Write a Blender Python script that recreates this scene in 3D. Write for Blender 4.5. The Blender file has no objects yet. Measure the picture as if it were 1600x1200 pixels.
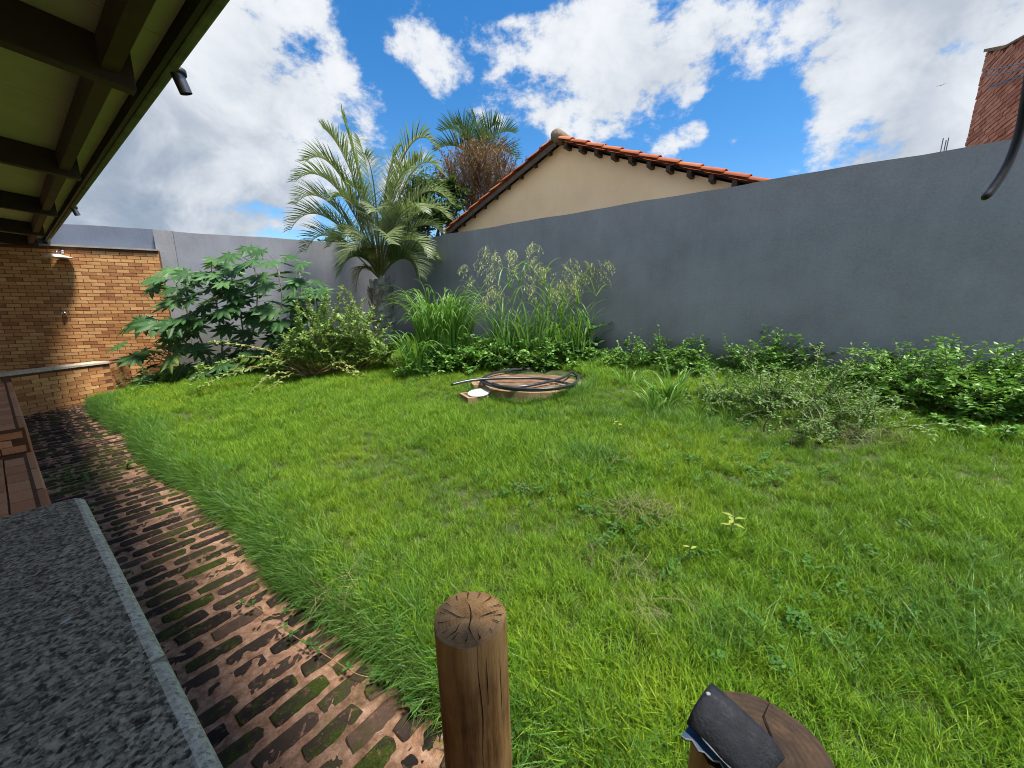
import bpy, math, random
import numpy as np
from mathutils import Vector, Matrix, Euler
random.seed(7); RNG = np.random.default_rng(11)
PI = math.pi
def R(a): return math.radians(a)
S = bpy.context.scene
COL = S.collection

# ------------------------------------------------------------------ camera, sky, sun, exposure
CZ, PITCH, FPX = 1.45, R(11.9), 600.0
cam = bpy.data.cameras.new('camera'); camo = bpy.data.objects.new('camera', cam); COL.objects.link(camo)
camo.location = (0, 0, CZ); camo.rotation_euler = (PI/2 - PITCH, 0, 0)
cam.sensor_width = 36; cam.lens = 36*FPX/1600; cam.clip_start = 0.02; cam.clip_end = 3000
S.camera = camo
S.view_settings.view_transform = 'Standard'; S.view_settings.look = 'None'
S.view_settings.gamma = 1; S.view_settings.use_curve_mapping = False
S.view_settings.exposure = 1.33
S.cycles.filter_width = 1.0; S.cycles.max_bounces = 5; S.cycles.transparent_max_bounces = 8
SUN_EL, SUN_DIR = R(69), Vector((0.90, -0.43))             # towards the sun: high, from the right and a little behind the photographer
sun = bpy.data.lights.new('sun', 'SUN'); suno = bpy.data.objects.new('sun', sun); COL.objects.link(suno)
sun.energy = 3.6; sun.angle = R(11); sun.color = (1.0, 0.95, 0.87)
sd = Vector((SUN_DIR.x*math.cos(SUN_EL), SUN_DIR.y*math.cos(SUN_EL), math.sin(SUN_EL))).normalized()
suno.rotation_euler = sd.to_track_quat('Z', 'Y').to_euler()

def cray(px, py):                                           # view direction of a photo pixel
    x, y = (px-800)/FPX, (py-600)/FPX
    return Vector((x, math.cos(PITCH)-y*math.sin(PITCH), -(y*math.cos(PITCH)+math.sin(PITCH))))
W = bpy.data.worlds.new('World'); S.world = W; W.use_nodes = True
def world():
    nt = W.node_tree; N, L = nt.nodes, nt.links; N.clear()
    def nd(t, **k):
        n = N.new(t)
        for a, v in k.items(): setattr(n, a, v)
        return n
    def mth(op, a, b=None, clamp=False):
        n = nd('ShaderNodeMath', operation=op, use_clamp=clamp)
        for i, v in enumerate((a, b)):
            if v is None: continue
            if isinstance(v, (int, float)): n.inputs[i].default_value = v
            else: L.new(v, n.inputs[i])
        return n.outputs[0]
    def sms(v, a, b, c=0., d=1.):
        n = nd('ShaderNodeMapRange', interpolation_type='SMOOTHSTEP')
        L.new(v, n.inputs[0])
        for i, q in enumerate((a, b, c, d)): n.inputs[i+1].default_value = q
        return n.outputs[0]
    sky = nd('ShaderNodeTexSky', sky_type='NISHITA', sun_disc=False)
    sky.sun_elevation = SUN_EL; sky.sun_rotation = math.atan2(SUN_DIR.x, SUN_DIR.y)
    sky.air_density = 1.0; sky.dust_density = 0.3; sky.ozone_density = 2.5
    hs = nd('ShaderNodeHueSaturation'); hs.inputs['Saturation'].default_value = 1.36; hs.inputs['Value'].default_value = 1.0
    L.new(sky.outputs[0], hs.inputs['Color'])
    bg = nd('ShaderNodeBackground'); bg.inputs[1].default_value = 0.076
    L.new(hs.outputs[0], bg.inputs[0])
    tc = nd('ShaderNodeTexCoord'); D = tc.outputs['Generated']
    sep = nd('ShaderNodeSeparateXYZ'); L.new(D, sep.inputs[0])
    zz = mth('ADD', mth('MAXIMUM', sep.outputs[2], 0.0), 0.16)
    pl = nd('ShaderNodeCombineXYZ'); L.new(mth('DIVIDE', sep.outputs[0], zz), pl.inputs[0]); L.new(mth('DIVIDE', sep.outputs[1], zz), pl.inputs[1])
    sq = nd('ShaderNodeVectorMath', operation='MULTIPLY'); L.new(D, sq.inputs[0]); sq.inputs[1].default_value = (1, 1, 1.5)
    def noise(vec, scale, detail, rough, dist=0.0, w=0.0):
        n = nd('ShaderNodeTexNoise', noise_dimensions='4D'); L.new(vec, n.inputs['Vector'])
        n.inputs['W'].default_value = w; n.inputs['Scale'].default_value = scale; n.inputs['Detail'].default_value = detail
        n.inputs['Roughness'].default_value = rough; n.inputs['Distortion'].default_value = dist
        return n.outputs[0]
    n1 = noise(sq.outputs[0], 6.5, 9, 0.64, 0.12); n2 = noise(pl.outputs[0], 0.9, 4, 0.55, 0.2, 3.0); n3 = noise(D, 5.0, 5, 0.6, 0.5, 7.0)
    
    def blob(px, py, rad, soft=0.95, amp=1.0):
        b = cray(px, py).normalized()
        v = nd('ShaderNodeVectorMath', operation='DOT_PRODUCT'); L.new(D, v.inputs[0]); v.inputs[1].default_value = b
        r = rad/FPX * b.dot(cray(800, 600).normalized())    # rough angular radius
        return mth('MULTIPLY', sms(v.outputs['Value'], math.cos(r*1.45), math.cos(r*1.45*(1-soft))), amp)
    def union(bs):
        o = None
        for b in bs:
            f = blob(*b); o = f if o is None else mth('MAXIMUM', o, f)
        return o
    cov = union([(300,120,235,.95,1.25),(440,110,120),(545,215,85,.95,.9),(620,270,60,.95,.8),(170,270,220,.95,1.25),(60,90,200,.95,1.25),(640,32,62,.95,.74),
                 (985,80,125,.95,1.05),(905,140,95),(1065,120,70,.95,.85),(880,195,50,.95,.75),(800,118,68,.95,.72),(700,105,62,.95,.70),(763,168,42,.95,.66),
                 (1180,55,80,.95,.80),(1300,0,95,.95,.92),(1470,40,190,.95,1.2),(1370,175,125),(1300,255,70,.95,.85),(1480,230,150,.95,1.15),
                 (1080,209,28,.95,.72),(1155,237,36,.95,.64),(1000,232,62,.95,.82),(1145,150,26,.95,.60)])
    # outside the photograph the broken cloud goes on, thickened to brighten the gable
    fw = nd('ShaderNodeVectorMath', operation='DOT_PRODUCT'); L.new(D, fw.inputs[0]); fw.inputs[1].default_value = cray(800, 300).normalized()
    inside = sms(fw.outputs['Value'], 0.42, 0.56)
    out = mth('MULTIPLY', sms(n2, 0.37, 0.53), mth('SUBTRACT', 1.0, inside))
    cov = mth('MAXIMUM', cov, out)
    low = mth('MULTIPLY', sms(sep.outputs[2], 0.17, 0.0), sms(n3, 0.3, 0.6, 0.25, 0.7))
    cov = mth('MAXIMUM', cov, low)
    dn = mth('ADD', cov, mth('MULTIPLY', mth('SUBTRACT', n1, 0.5), 3.0))
    alpha = mth('MULTIPLY', sms(dn, 0.57, 0.94), 0.97)
    grey = union([(220,290,150,.95),(110,330,160,.95),(400,110,70,.95,.6),(340,290,110,.95,.8),(1490,10,150,.95,.6),(1000,110,70,.95,.35),(1420,200,90,.95,.45)])
    shade = mth('SUBTRACT', mth('ADD', mth('MULTIPLY', sms(dn, 0.45, 1.3), 0.25), 0.72), mth('MULTIPLY', grey, sms(n3, 0.30, 0.60, 0.12, 0.62)))
    shade = mth('SUBTRACT', shade, mth('MULTIPLY', sms(n3, 0.45, 0.68), 0.20))
    cr = nd('ShaderNodeMix', data_type='RGBA'); L.new(shade, cr.inputs[0])
    cr.inputs[6].default_value = (0.09, 0.12, 0.165, 1); cr.inputs[7].default_value = (0.385, 0.395, 0.408, 1)
    cb = nd('ShaderNodeBackground'); cb.inputs[1].default_value = 1.0; L.new(cr.outputs[2], cb.inputs[0])
    mx = nd('ShaderNodeMixShader'); L.new(alpha, mx.inputs[0]); L.new(bg.outputs[0], mx.inputs[1]); L.new(cb.outputs[0], mx.inputs[2])
    wo = nd('ShaderNodeOutputWorld'); L.new(mx.outputs[0], wo.inputs[0])
world()

# ------------------------------------------------------------------ frames of reference
HA = R(53.4)                                                # the house stands turned; local x = towards the lawn, local y = away
UN, UT = Vector((math.cos(HA), math.sin(HA), 0)), Vector((-math.sin(HA), math.cos(HA), 0))
def H(n, t, z=0.0): return UN*n + UT*t + Vector((0, 0, z))
def nt(x, y): return x*UN.x+y*UN.y, x*UT.x+y*UT.y
CORN = Vector((-3.24, 10.2, 0)); WD = Vector((0.7685, -0.640, 0)); WNB = Vector((0.640, 0.7685, 0))   # lot corner, right wall run, outward normal
BD = Vector((-0.889, -0.457, 0)); BNI = Vector((0.457, -0.889, 0))                                     # back wall run, inward normal
WANG, BANG = math.atan2(WD.y, WD.x), math.atan2(BD.y, BD.x)
def path_z(t): return -0.02*max(t, 0)
def wob(t): return 0.035*math.sin(t*2.1+1)+0.02*math.sin(t*5.3)
def lawn_z(x, y):
    n, t = nt(x, y); s = min(max((n-.8)/5.0, 0), 1)**1.15
    b = 0.018*math.sin(x*2.3+1.1*y)*math.sin(y*1.9-.6*x)+0.012*math.sin(x*4.7-2.2*y+1)
    return .07-.02*t*(1-s)+.52*s + b*min(1, max(0, (n-.85)*1.5))
def sight(px, py, y):                                        # the point seen at a photo pixel, y metres ahead
    r = cray(px, py); r = r*(y/r.y); return Vector((r.x, r.y, r.z+CZ))
def on_lawn(px, py):
    r = cray(px, py); k = .3
    while k < 30:
        p = r*k
        if CZ+p.z <= lawn_z(p.x, p.y): break
        k += .01
    return Vector((p.x, p.y, lawn_z(p.x, p.y)))

# ------------------------------------------------------------------ materials
def nodemat(name):
    m = bpy.data.materials.new(name); m.use_nodes = True
    t = m.node_tree; b = t.nodes['Principled BSDF']
    return m, t, t.nodes, t.links, b
def ramp(N, L, fac, stops):
    r = N.new('ShaderNodeValToRGB'); e = r.color_ramp.elements
    while len(e) < len(stops): e.new(0.5)
    for q, (p, c) in zip(e, stops): q.position = p; q.color = (*c, 1)
    L.new(fac, r.inputs[0]); return r.outputs[0]
def noise_n(N, L, vec, scale, detail=5, rough=.6, dist=0.):
    n = N.new('ShaderNodeTexNoise'); n.inputs['Scale'].default_value = scale; n.inputs['Detail'].default_value = detail
    n.inputs['Roughness'].default_value = rough; n.inputs['Distortion'].default_value = dist
    if vec is not None: L.new(vec, n.inputs['Vector'])
    return n.outputs[0]
def mixc(N, L, f, a, b, bt='MIX'):
    m = N.new('ShaderNodeMix'); m.data_type = 'RGBA'; m.blend_type = bt
    for i, v in ((0, f), (6, a), (7, b)):
        if isinstance(v, tuple): m.inputs[i].default_value = (*v, 1)
        elif isinstance(v, (int, float)): m.inputs[i].default_value = v
        else: L.new(v, m.inputs[i])
    return m.outputs[2]
def math_n(N, L, op, a, b=0.0, clamp=False):
    m = N.new('ShaderNodeMath'); m.operation = op; m.use_clamp = clamp
    for i, v in enumerate((a, b)):
        if isinstance(v, (int, float)): m.inputs[i].default_value = v
        else: L.new(v, m.inputs[i])
    return m.outputs[0]
def rnd_n(N, L):                                              # one random number per object plus the face attribute 'tint'
    oi = N.new('ShaderNodeObjectInfo'); at = N.new('ShaderNodeAttribute'); at.attribute_name = 'tint'
    return math_n(N, L, 'FRACT', math_n(N, L, 'ADD', oi.outputs['Random'], at.outputs['Fac']))
def bump(N, L, b, h, s, d=.01):
    n = N.new('ShaderNodeBump'); n.inputs['Strength'].default_value = s; n.inputs['Distance'].default_value = d
    L.new(h, n.inputs['Height']); L.new(n.outputs[0], b.inputs['Normal'])
def mapped(N, L, src, scale):
    mp = N.new('ShaderNodeMapping'); mp.inputs['Scale'].default_value = scale; L.new(src, mp.inputs[0]); return mp.outputs[0]
def coords(N): return N.new('ShaderNodeTexCoord').outputs['Object']
def pmat(name, stops, scale=4., rough=.8, bs=.3, bscale=60., rand=0.0, spec=.3, metal=0., stretch=None, detail=6, bd=.004):
    m, t, N, L, b = nodemat(name); c = coords(N)
    v = mapped(N, L, c, stretch) if stretch else c
    f = noise_n(N, L, v, scale, detail)
    if rand: f = math_n(N, L, 'ADD', f, math_n(N, L, 'MULTIPLY', math_n(N, L, 'SUBTRACT', rnd_n(N, L), .5), rand))
    L.new(ramp(N, L, f, stops), b.inputs['Base Color'])
    b.inputs['Roughness'].default_value = rough; b.inputs['Metallic'].default_value = metal; b.inputs['Specular IOR Level'].default_value = spec
    if bs: bump(N, L, b, noise_n(N, L, v, bscale, 4), bs, bd)
    return m
def leafmat(name, stops, trans=.3, rough=.42, nscale=1.2, patch=None, spec=.35, instance=False):
    m, t, N, L, b = nodemat(name)
    f = rnd_n(N, L)
    g = N.new('ShaderNodeNewGeometry')
    f = math_n(N, L, 'ADD', math_n(N, L, 'MULTIPLY', f, .62), math_n(N, L, 'MULTIPLY', noise_n(N, L, g.outputs['Position'], nscale, 4), .38))
    col = ramp(N, L, f, stops)
    if patch:
        pf = noise_n(N, L, g.outputs['Position'], patch[0], 5, .65)
        pr = ramp(N, L, pf, [(patch[1], (0, 0, 0)), (patch[2], (1, 1, 1))])
        col = mixc(N, L, pr, col, patch[3])
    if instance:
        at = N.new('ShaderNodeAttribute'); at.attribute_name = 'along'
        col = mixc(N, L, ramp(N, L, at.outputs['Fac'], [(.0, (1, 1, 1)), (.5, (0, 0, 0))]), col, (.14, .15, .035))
    L.new(col, b.inputs['Base Color']); b.inputs['Roughness'].default_value = rough; b.inputs['Specular IOR Level'].default_value = spec
    tr = N.new('ShaderNodeBsdfTranslucent'); L.new(mixc(N, L, .35, col, (.21, .37, .02)), tr.inputs[0])
    mx = N.new('ShaderNodeMixShader'); mx.inputs[0].default_value = trans
    L.new(b.outputs[0], mx.inputs[1]); L.new(tr.outputs[0], mx.inputs[2]); L.new(mx.outputs[0], N['Material Output'].inputs[0])
    return m

def wallmat(name, base, dirt):
    m, t, N, L, b = nodemat(name); c = coords(N)
    f1 = noise_n(N, L, c, 1.1, 8, .65); f2 = noise_n(N, L, mapped(N, L, c, (6, 6, .5)), 1.2, 6, .6); f3 = noise_n(N, L, c, 38, 3)
    f = math_n(N, L, 'ADD', math_n(N, L, 'MULTIPLY', f1, .58), math_n(N, L, 'ADD', math_n(N, L, 'MULTIPLY', f2, .16), math_n(N, L, 'MULTIPLY', f3, .26)))
    lo, hi = tuple(v*.78 for v in base), tuple(v*1.2 for v in base)
    col = ramp(N, L, f, [(.36, lo), (.5, base), (.64, hi)])
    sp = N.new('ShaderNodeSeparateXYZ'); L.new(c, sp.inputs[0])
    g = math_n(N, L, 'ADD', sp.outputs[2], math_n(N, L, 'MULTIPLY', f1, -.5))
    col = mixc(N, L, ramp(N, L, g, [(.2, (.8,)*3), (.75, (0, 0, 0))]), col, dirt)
    L.new(col, b.inputs['Base Color']); b.inputs['Roughness'].default_value = .72; b.inputs['Specular IOR Level'].default_value = .25
    h = math_n(N, L, 'ADD', noise_n(N, L, c, 90, 4), math_n(N, L, 'MULTIPLY', f1, 3.0))
    bump(N, L, b, h, .35, .006)
    return m
M = {}
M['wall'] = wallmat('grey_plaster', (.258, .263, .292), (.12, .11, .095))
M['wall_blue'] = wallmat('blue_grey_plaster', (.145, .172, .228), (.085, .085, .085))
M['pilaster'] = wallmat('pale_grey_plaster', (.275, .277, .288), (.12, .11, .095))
def gable_mat():
    m, t, N, L, b = nodemat('beige_plaster'); c = coords(N)
    f1 = noise_n(N, L, c, 1.3, 9, .68)
    col = ramp(N, L, f1, [(.3, (.80, .60, .36)), (.55, (.88, .67, .41)), (.8, (.90, .72, .48))])
    st = noise_n(N, L, mapped(N, L, c, (5, 5, .5)), 1.0, 5, .6)
    sp = N.new('ShaderNodeSeparateXYZ'); L.new(c, sp.inputs[0])
    up = ramp(N, L, sp.outputs[2], [(.35, (0, 0, 0)), (.62, (1, 1, 1))]) if False else None
    col = mixc(N, L, ramp(N, L, st, [(.62, (0, 0, 0)), (.80, (.40,)*3)]), col, (.42, .29, .15))
    L.new(col, b.inputs['Base Color']); b.inputs['Roughness'].default_value = .85
    bump(N, L, b, noise_n(N, L, c, 60, 4), .2, .004)
    return m
M['gable'] = gable_mat()
def brickmat(name, stops, rough=.8):
    m, t, N, L, b = nodemat(name); c = coords(N)
    g = N.new('ShaderNodeNewGeometry')
    f = math_n(N, L, 'ADD', math_n(N, L, 'MULTIPLY', rnd_n(N, L), .75), math_n(N, L, 'MULTIPLY', noise_n(N, L, g.outputs['Position'], 9, 6), .3))
    col = ramp(N, L, f, stops)
    sp = noise_n(N, L, g.outputs['Position'], 70, 4, .7)
    col = mixc(N, L, ramp(N, L, sp, [(.52, (0, 0, 0)), (.75, (.55,)*3)]), col, tuple(v*.45 for v in stops[0][1]))
    L.new(col, b.inputs['Base Color']); b.inputs['Roughness'].default_value = rough; b.inputs['Specular IOR Level'].default_value = .25
    bump(N, L, b, noise_n(N, L, g.outputs['Position'], 120, 4), .5, .003)
    return m
M['brick'] = brickmat('ochre_facing_brick', [(.12, (.33, .135, .055)), (.4, (.50, .235, .09)), (.68, (.60, .31, .12)), (.95, (.68, .39, .17))])
M['brick_tile'] = brickmat('terracotta_tile', [(.1, (.52, .20, .095)), (.5, (.68, .29, .14)), (.95, (.75, .36, .185))])
M['mortar'] = pmat('brown_mortar', [(.3, (.11, .047, .024)), (.7, (.19, .085, .042))], 6, .9, .4)
M['concrete_band'] = pmat('pale_concrete', [(.3, (.22, .20, .17)), (.7, (.38, .35, .30))], 5, .9, .4)
def pavermat():
    m, t, N, L, b = nodemat('worn_dark_paver'); g = N.new('ShaderNodeNewGeometry'); P = g.outputs['Position']
    r = rnd_n(N, L)
    base = ramp(N, L, math_n(N, L, 'ADD', math_n(N, L, 'MULTIPLY', r, .6), math_n(N, L, 'MULTIPLY', noise_n(N, L, P, 22, 6, .7), .4)),
                [(.2, (.014, .011, .009)), (.45, (.034, .024, .018)), (.7, (.062, .041, .030)), (.9, (.12, .070, .046))])
    mz = math_n(N, L, 'ADD', noise_n(N, L, P, 2.6, 4, .6), math_n(N, L, 'MULTIPLY', math_n(N, L, 'SUBTRACT', math_n(N, L, 'FRACT', math_n(N, L, 'MULTIPLY', r, 7.31)), .5), .20))
    mz = math_n(N, L, 'ADD', mz, math_n(N, L, 'MULTIPLY', math_n(N, L, 'SUBTRACT', noise_n(N, L, P, 34, 6, .7), .5), .75))
    for c0, r0, amt in ((H(.30, 4.9), 1.05, .22), (H(.22, 2.35), .75, .13), (H(.45, 1.3), .5, .05)):      # damp mossy patches
        dv = N.new('ShaderNodeVectorMath'); dv.operation = 'DISTANCE'; L.new(P, dv.inputs[0]); dv.inputs[1].default_value = c0
        mz = math_n(N, L, 'ADD', mz, math_n(N, L, 'MULTIPLY', math_n(N, L, 'SUBTRACT', 1.0, math_n(N, L, 'DIVIDE', dv.outputs['Value'], r0), True), amt))
    moss = ramp(N, L, noise_n(N, L, P, 160, 3), [(.3, (.016, .024, .003)), (.7, (.060, .085, .008))])
    col = mixc(N, L, ramp(N, L, mz, [(.54, (0, 0, 0)), (.70, (1, 1, 1))]), base, moss)
    sand = noise_n(N, L, P, 30, 6, .75)
    col = mixc(N, L, ramp(N, L, sand, [(.56, (0, 0, 0)), (.70, (.75,)*3)]), col, (.26, .135, .08))
    L.new(col, b.inputs['Base Color']); b.inputs['Roughness'].default_value = .88; b.inputs['Specular IOR Level'].default_value = .2
    bump(N, L, b, noise_n(N, L, P, 190, 5, .7), .8, .004)
    return m
M['paver'] = pavermat()
def sandmat():
    m, t, N, L, b = nodemat('sandy_joint'); P = N.new('ShaderNodeNewGeometry').outputs['Position']
    col = ramp(N, L, noise_n(N, L, P, 26, 9, .72), [(.3, (.14, .072, .045)), (.5, (.38, .21, .13)), (.72, (.58, .40, .28))])
    col = mixc(N, L, ramp(N, L, noise_n(N, L, P, 3.0, 5, .7), [(.49, (0, 0, 0)), (.68, (.8,)*3)]), col, (.055, .050, .022))
    col = mixc(N, L, ramp(N, L, noise_n(N, L, P, 120, 3), [(.6, (0, 0, 0)), (.7, (.6,)*3)]), col, (.10, .05, .03))
    L.new(col, b.inputs['Base Color']); b.inputs['Roughness'].default_value = .92; b.inputs['Specular IOR Level'].default_value = .15
    bump(N, L, b, noise_n(N, L, P, 60, 9, .75), 1.0, .012)
    return m
M['sand'] = sandmat()
def granite(name, light):
    m, t, N, L, b = nodemat(name); P = mapped(N, L, N.new('ShaderNodeNewGeometry').outputs['Position'], (1, 1, 1))
    wv = N.new('ShaderNodeTexVoronoi'); wv.inputs['Scale'].default_value = 150; L.new(P, wv.inputs['Vector'])
    f = math_n(N, L, 'ADD', math_n(N, L, 'MULTIPLY', noise_n(N, L, P, 92, 7, .75, .5), .8), math_n(N, L, 'MULTIPLY', wv.outputs['Color'], .22))
    s = [(.39, (.022, .018, .014)), (.46, (.13, .105, .080)), (.54, (.37, .305, .225)), (.66, (.62, .53, .41))]
    if light: s = [(.36, (.20, .165, .12)), (.46, (.48, .41, .31)), (.58, (.68, .60, .47)), (.72, (.78, .71, .58))]  # paler stops: sky reflection along the counter edge put into the colour
    col = ramp(N, L, f, s)
    col = mixc(N, L, ramp(N, L, noise_n(N, L, P, 7, 5), [(.5, (0, 0, 0)), (.75, (.35,)*3)]), col, (.16, .13, .09))
    L.new(col, b.inputs['Base Color']); b.inputs['Roughness'].default_value = .5; b.inputs['Specular IOR Level'].default_value = .35
    bump(N, L, b, noise_n(N, L, P, 140, 4), .15, .002)
    return m
M['granite'] = granite('speckled_grey_granite', False); M['granite_edge'] = granite('pale_granite_edge', True)
M['grout'] = pmat('beige_grout', [(.3, (.25, .21, .15)), (.7, (.34, .29, .21))], 20, .9, .2)
M['timber'] = pmat('dark_stained_timber', [(.3, (.028, .018, .013)), (.7, (.060, .036, .022))], 3, .6, .4, 30, stretch=(1, 1, 1))
M['timber_mid'] = pmat('brown_timber', [(.3, (.055, .030, .016)), (.7, (.11, .062, .032))], 3, .7, .4, 30)
M['ceiling'] = pmat('olive_ceiling_board', [(.3, (.50, .49, .29)), (.7, (.62, .60, .37))], 2.5, .9, .25, 40)
M['fascia'] = pmat('mossy_painted_fascia', [(.3, (.10, .115, .06)), (.55, (.2, .215, .12)), (.8, (.3, .3, .19))], 7, .8, .3, 40)
M['metal'] = pmat('dull_metal', [(.3, (.10, .10, .11)), (.7, (.22, .22, .23))], 8, .4, .1, 30, metal=.8)
M['chrome'] = pmat('chrome', [(.3, (.6, .6, .6)), (.7, (.75, .75, .75))], 8, .2, 0, metal=1.)
M['enamel'] = pmat('aged_white_enamel', [(.3, (.45, .42, .36)), (.7, (.66, .64, .58))], 10, .45, .05)
M['rooftile'] = brickmat('clay_roof_tile', [(.1, (.26, .065, .028)), (.5, (.40, .115, .045)), (.95, (.50, .19, .085))])
M['ridge'] = pmat('weathered_cement', [(.3, (.13, .09, .06)), (.7, (.30, .24, .18))], 9, .9, .6, 40)
M['rawbrick'] = brickmat('raw_clay_block', [(.1, (.36, .13, .075)), (.5, (.52, .22, .13)), (.95, (.62, .31, .20))])
M['black'] = pmat('black_rubber', [(.3, (.012, .012, .014)), (.7, (.03, .031, .034))], 20, .45, .1, 80, spec=.5)
M['hose'] = pmat('black_polythene_pipe', [(.3, (.014, .016, .02)), (.7, (.035, .04, .05))], 20, .33, .05, 80, spec=.6)
M['hose_end'] = pmat('pale_pipe_fitting', [(.3, (.3, .42, .48)), (.7, (.5, .6, .62))], 20, .4, 0)
M['felt'] = pmat('black_roofing_felt', [(.35, (.018, .019, .024)), (.6, (.035, .036, .043)), (.76, (.09, .09, .10))], 55, .62, .6, 260, spec=.4)
M['blue'] = pmat('blue_film', [(.3, (.03, .10, .22)), (.7, (.06, .16, .32))], 10, .4, .1)
M['torn'] = pmat('torn_white_edge', [(.3, (.4, .4, .4)), (.7, (.65, .65, .65))], 30, .8, .1)
M['lid'] = pmat('dirt_stained_concrete', [(.3, (.09, .05, .028)), (.5, (.16, .092, .052)), (.72, (.27, .18, .11))], 6, .9, .6, 60)
M['lidrim'] = pmat('ochre_concrete_rim', [(.3, (.20, .13, .07)), (.7, (.35, .24, .135))], 9, .9, .6, 60)
M['white'] = pmat('white_paint', [(.3, (.40, .40, .38)), (.7, (.62, .62, .60))], 7, .5, .05)
M['earth'] = pmat('brown_earth', [(.3, (.035, .034, .014)), (.7, (.07, .062, .028))], 9, .95, .6, 60)
M['trunk'] = pmat('palm_trunk', [(.3, (.26, .23, .20)), (.7, (.52, .47, .41))], 9, .9, .8, 40, rand=.3)
M['bark'] = pmat('bark', [(.3, (.07, .05, .035)), (.7, (.17, .13, .09))], 8, .9, .8, 30, stretch=(3, 3, .6))
M['cane'] = pmat('orange_brown_cane', [(.3, (.24, .14, .055)), (.7, (.40, .26, .11))], 9, .7, .2, rand=.3)
M['stem'] = pmat('green_stem', [(.3, (.10, .13, .05)), (.7, (.22, .23, .12))], 9, .6, .1, rand=.3)
M['palestem'] = pmat('pale_grey_stem', [(.3, (.17, .17, .13)), (.7, (.32, .32, .25))], 9, .7, .2)
def endgrain(name, dark):
    m, t, N, L, b = nodemat(name); c = coords(N)
    d = noise_n(N, L, c, 14, 4); c2 = N.new('ShaderNodeVectorMath'); c2.operation = 'ADD'; L.new(c, c2.inputs[0])
    sc = N.new('ShaderNodeVectorMath'); sc.operation = 'SCALE'; L.new(d, sc.inputs[0]); sc.inputs[3].default_value = .012; L.new(sc.outputs[0], c2.inputs[1])
    c = c2.outputs[0]
    ln = N.new('ShaderNodeVectorMath'); ln.operation = 'LENGTH'; L.new(mapped(N, L, c, (1, 1, 0)), ln.inputs[0])
    ring = N.new('ShaderNodeMath'); ring.operation = 'SINE'; L.new(math_n(N, L, 'MULTIPLY', ln.outputs['Value'], 900 if not dark else 700), ring.inputs[0])
    n1 = noise_n(N, L, mapped(N, L, c, (1, 1, 0)), 22, 7, .7)
    f = math_n(N, L, 'ADD', math_n(N, L, 'MULTIPLY', ring.outputs[0], .03), n1)
    st = [(.3, (.15, .078, .030)), (.48, (.40, .22, .088)), (.66, (.54, .35, .17))] if not dark else [(.3, (.022, .014, .009)), (.5, (.06, .036, .020)), (.72, (.13, .075, .038))]
    col = ramp(N, L, f, st)
    col = mixc(N, L, ramp(N, L, noise_n(N, L, c, 11, 4, .6), [(.5, (0, 0, 0)), (.66, (.7,)*3)]), col, (.035, .024, .018))
    L.new(col, b.inputs['Base Color']); b.inputs['Roughness'].default_value = .75; b.inputs['Specular IOR Level'].default_value = .3
    bump(N, L, b, f, .5, .004)
    return m
M['endgrain'] = endgrain('sawn_end_grain', False); M['endgrain_dark'] = endgrain('weathered_end_grain', True)
def postmat():
    m, t, N, L, b = nodemat('treated_log'); c = coords(N)
    f = noise_n(N, L, mapped(N, L, c, (9, 9, .9)), 3.2, 8, .7); f2 = noise_n(N, L, c, 5, 5, .6)
    v = math_n(N, L, 'ADD', math_n(N, L, 'MULTIPLY', f, .6), math_n(N, L, 'MULTIPLY', f2, .4))
    col = ramp(N, L, v, [(.34, (.07, .034, .014)), (.43, (.26, .13, .048)), (.53, (.44, .245, .095)), (.67, (.56, .36, .17))])
    L.new(col, b.inputs['Base Color']); b.inputs['Roughness'].default_value = .62; b.inputs['Specular IOR Level'].default_value = .35
    bump(N, L, b, f, .7, .006); return m
M['post'] = postmat()
M['crack'] = pmat('dark_crack', [(.3, (.010, .006, .004)), (.7, (.02, .012, .008))], 9, 1, 0)
# foliage
M['grass'] = leafmat('lawn_blade', [(.15, (.046, .125, .009)), (.42, (.118, .258, .014)), (.68, (.20, .35, .020)), (.92, (.33, .43, .055))], .34, .5, .7,
                     (1.1, .50, .70, (.235, .345, .018)), .25, True)
M['grass_long'] = leafmat('long_blade', [(.1, (.050, .145, .022)), (.5, (.085, .215, .03)), (.95, (.19, .32, .085))], .35, .42, .8, None, .3, True)
M['straw'] = leafmat('dry_straw', [(.1, (.085, .07, .04)), (.9, (.26, .23, .13))], .15, .8)
M['weed'] = leafmat('broad_weed', [(.1, (.035, .105, .022)), (.6, (.06, .16, .03)), (.95, (.12, .24, .06))], .3, .6, 1.2, None, .15)
M['castor'] = leafmat('castor_leaf', [(.1, (.026, .080, .020)), (.5, (.048, .125, .034)), (.8, (.085, .185, .055)), (.97, (.24, .31, .05))], .25, .5, 2., None, .3)
M['shrub'] = leafmat('small_shrub_leaf', [(.1, (.11, .20, .04)), (.5, (.21, .33, .08)), (.9, (.36, .46, .16))], .36, .42, 2.)
M['guinea'] = leafmat('broad_grass_blade', [(.1, (.08, .20, .028)), (.5, (.13, .29, .05)), (.9, (.24, .40, .10))], .42, .4, 2.)
M['panicle'] = leafmat('pale_seed_head', [(.1, (.36, .40, .16)), (.9, (.58, .60, .30))], .3, .6)
M['palm'] = leafmat('palm_leaflet', [(.1, (.09, .13, .05)), (.5, (.16, .21, .085)), (.88, (.29, .33, .17))], .32, .45, 1.5, None, .3)
M['palm_yellow'] = leafmat('yellowing_leaflet', [(.1, (.16, .17, .04)), (.6, (.30, .25, .05)), (.9, (.38, .27, .06))], .3, .5)
M['palm_far'] = leafmat('far_palm_leaflet', [(.1, (.03, .07, .045)), (.9, (.075, .13, .075))], .25, .4)
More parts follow.
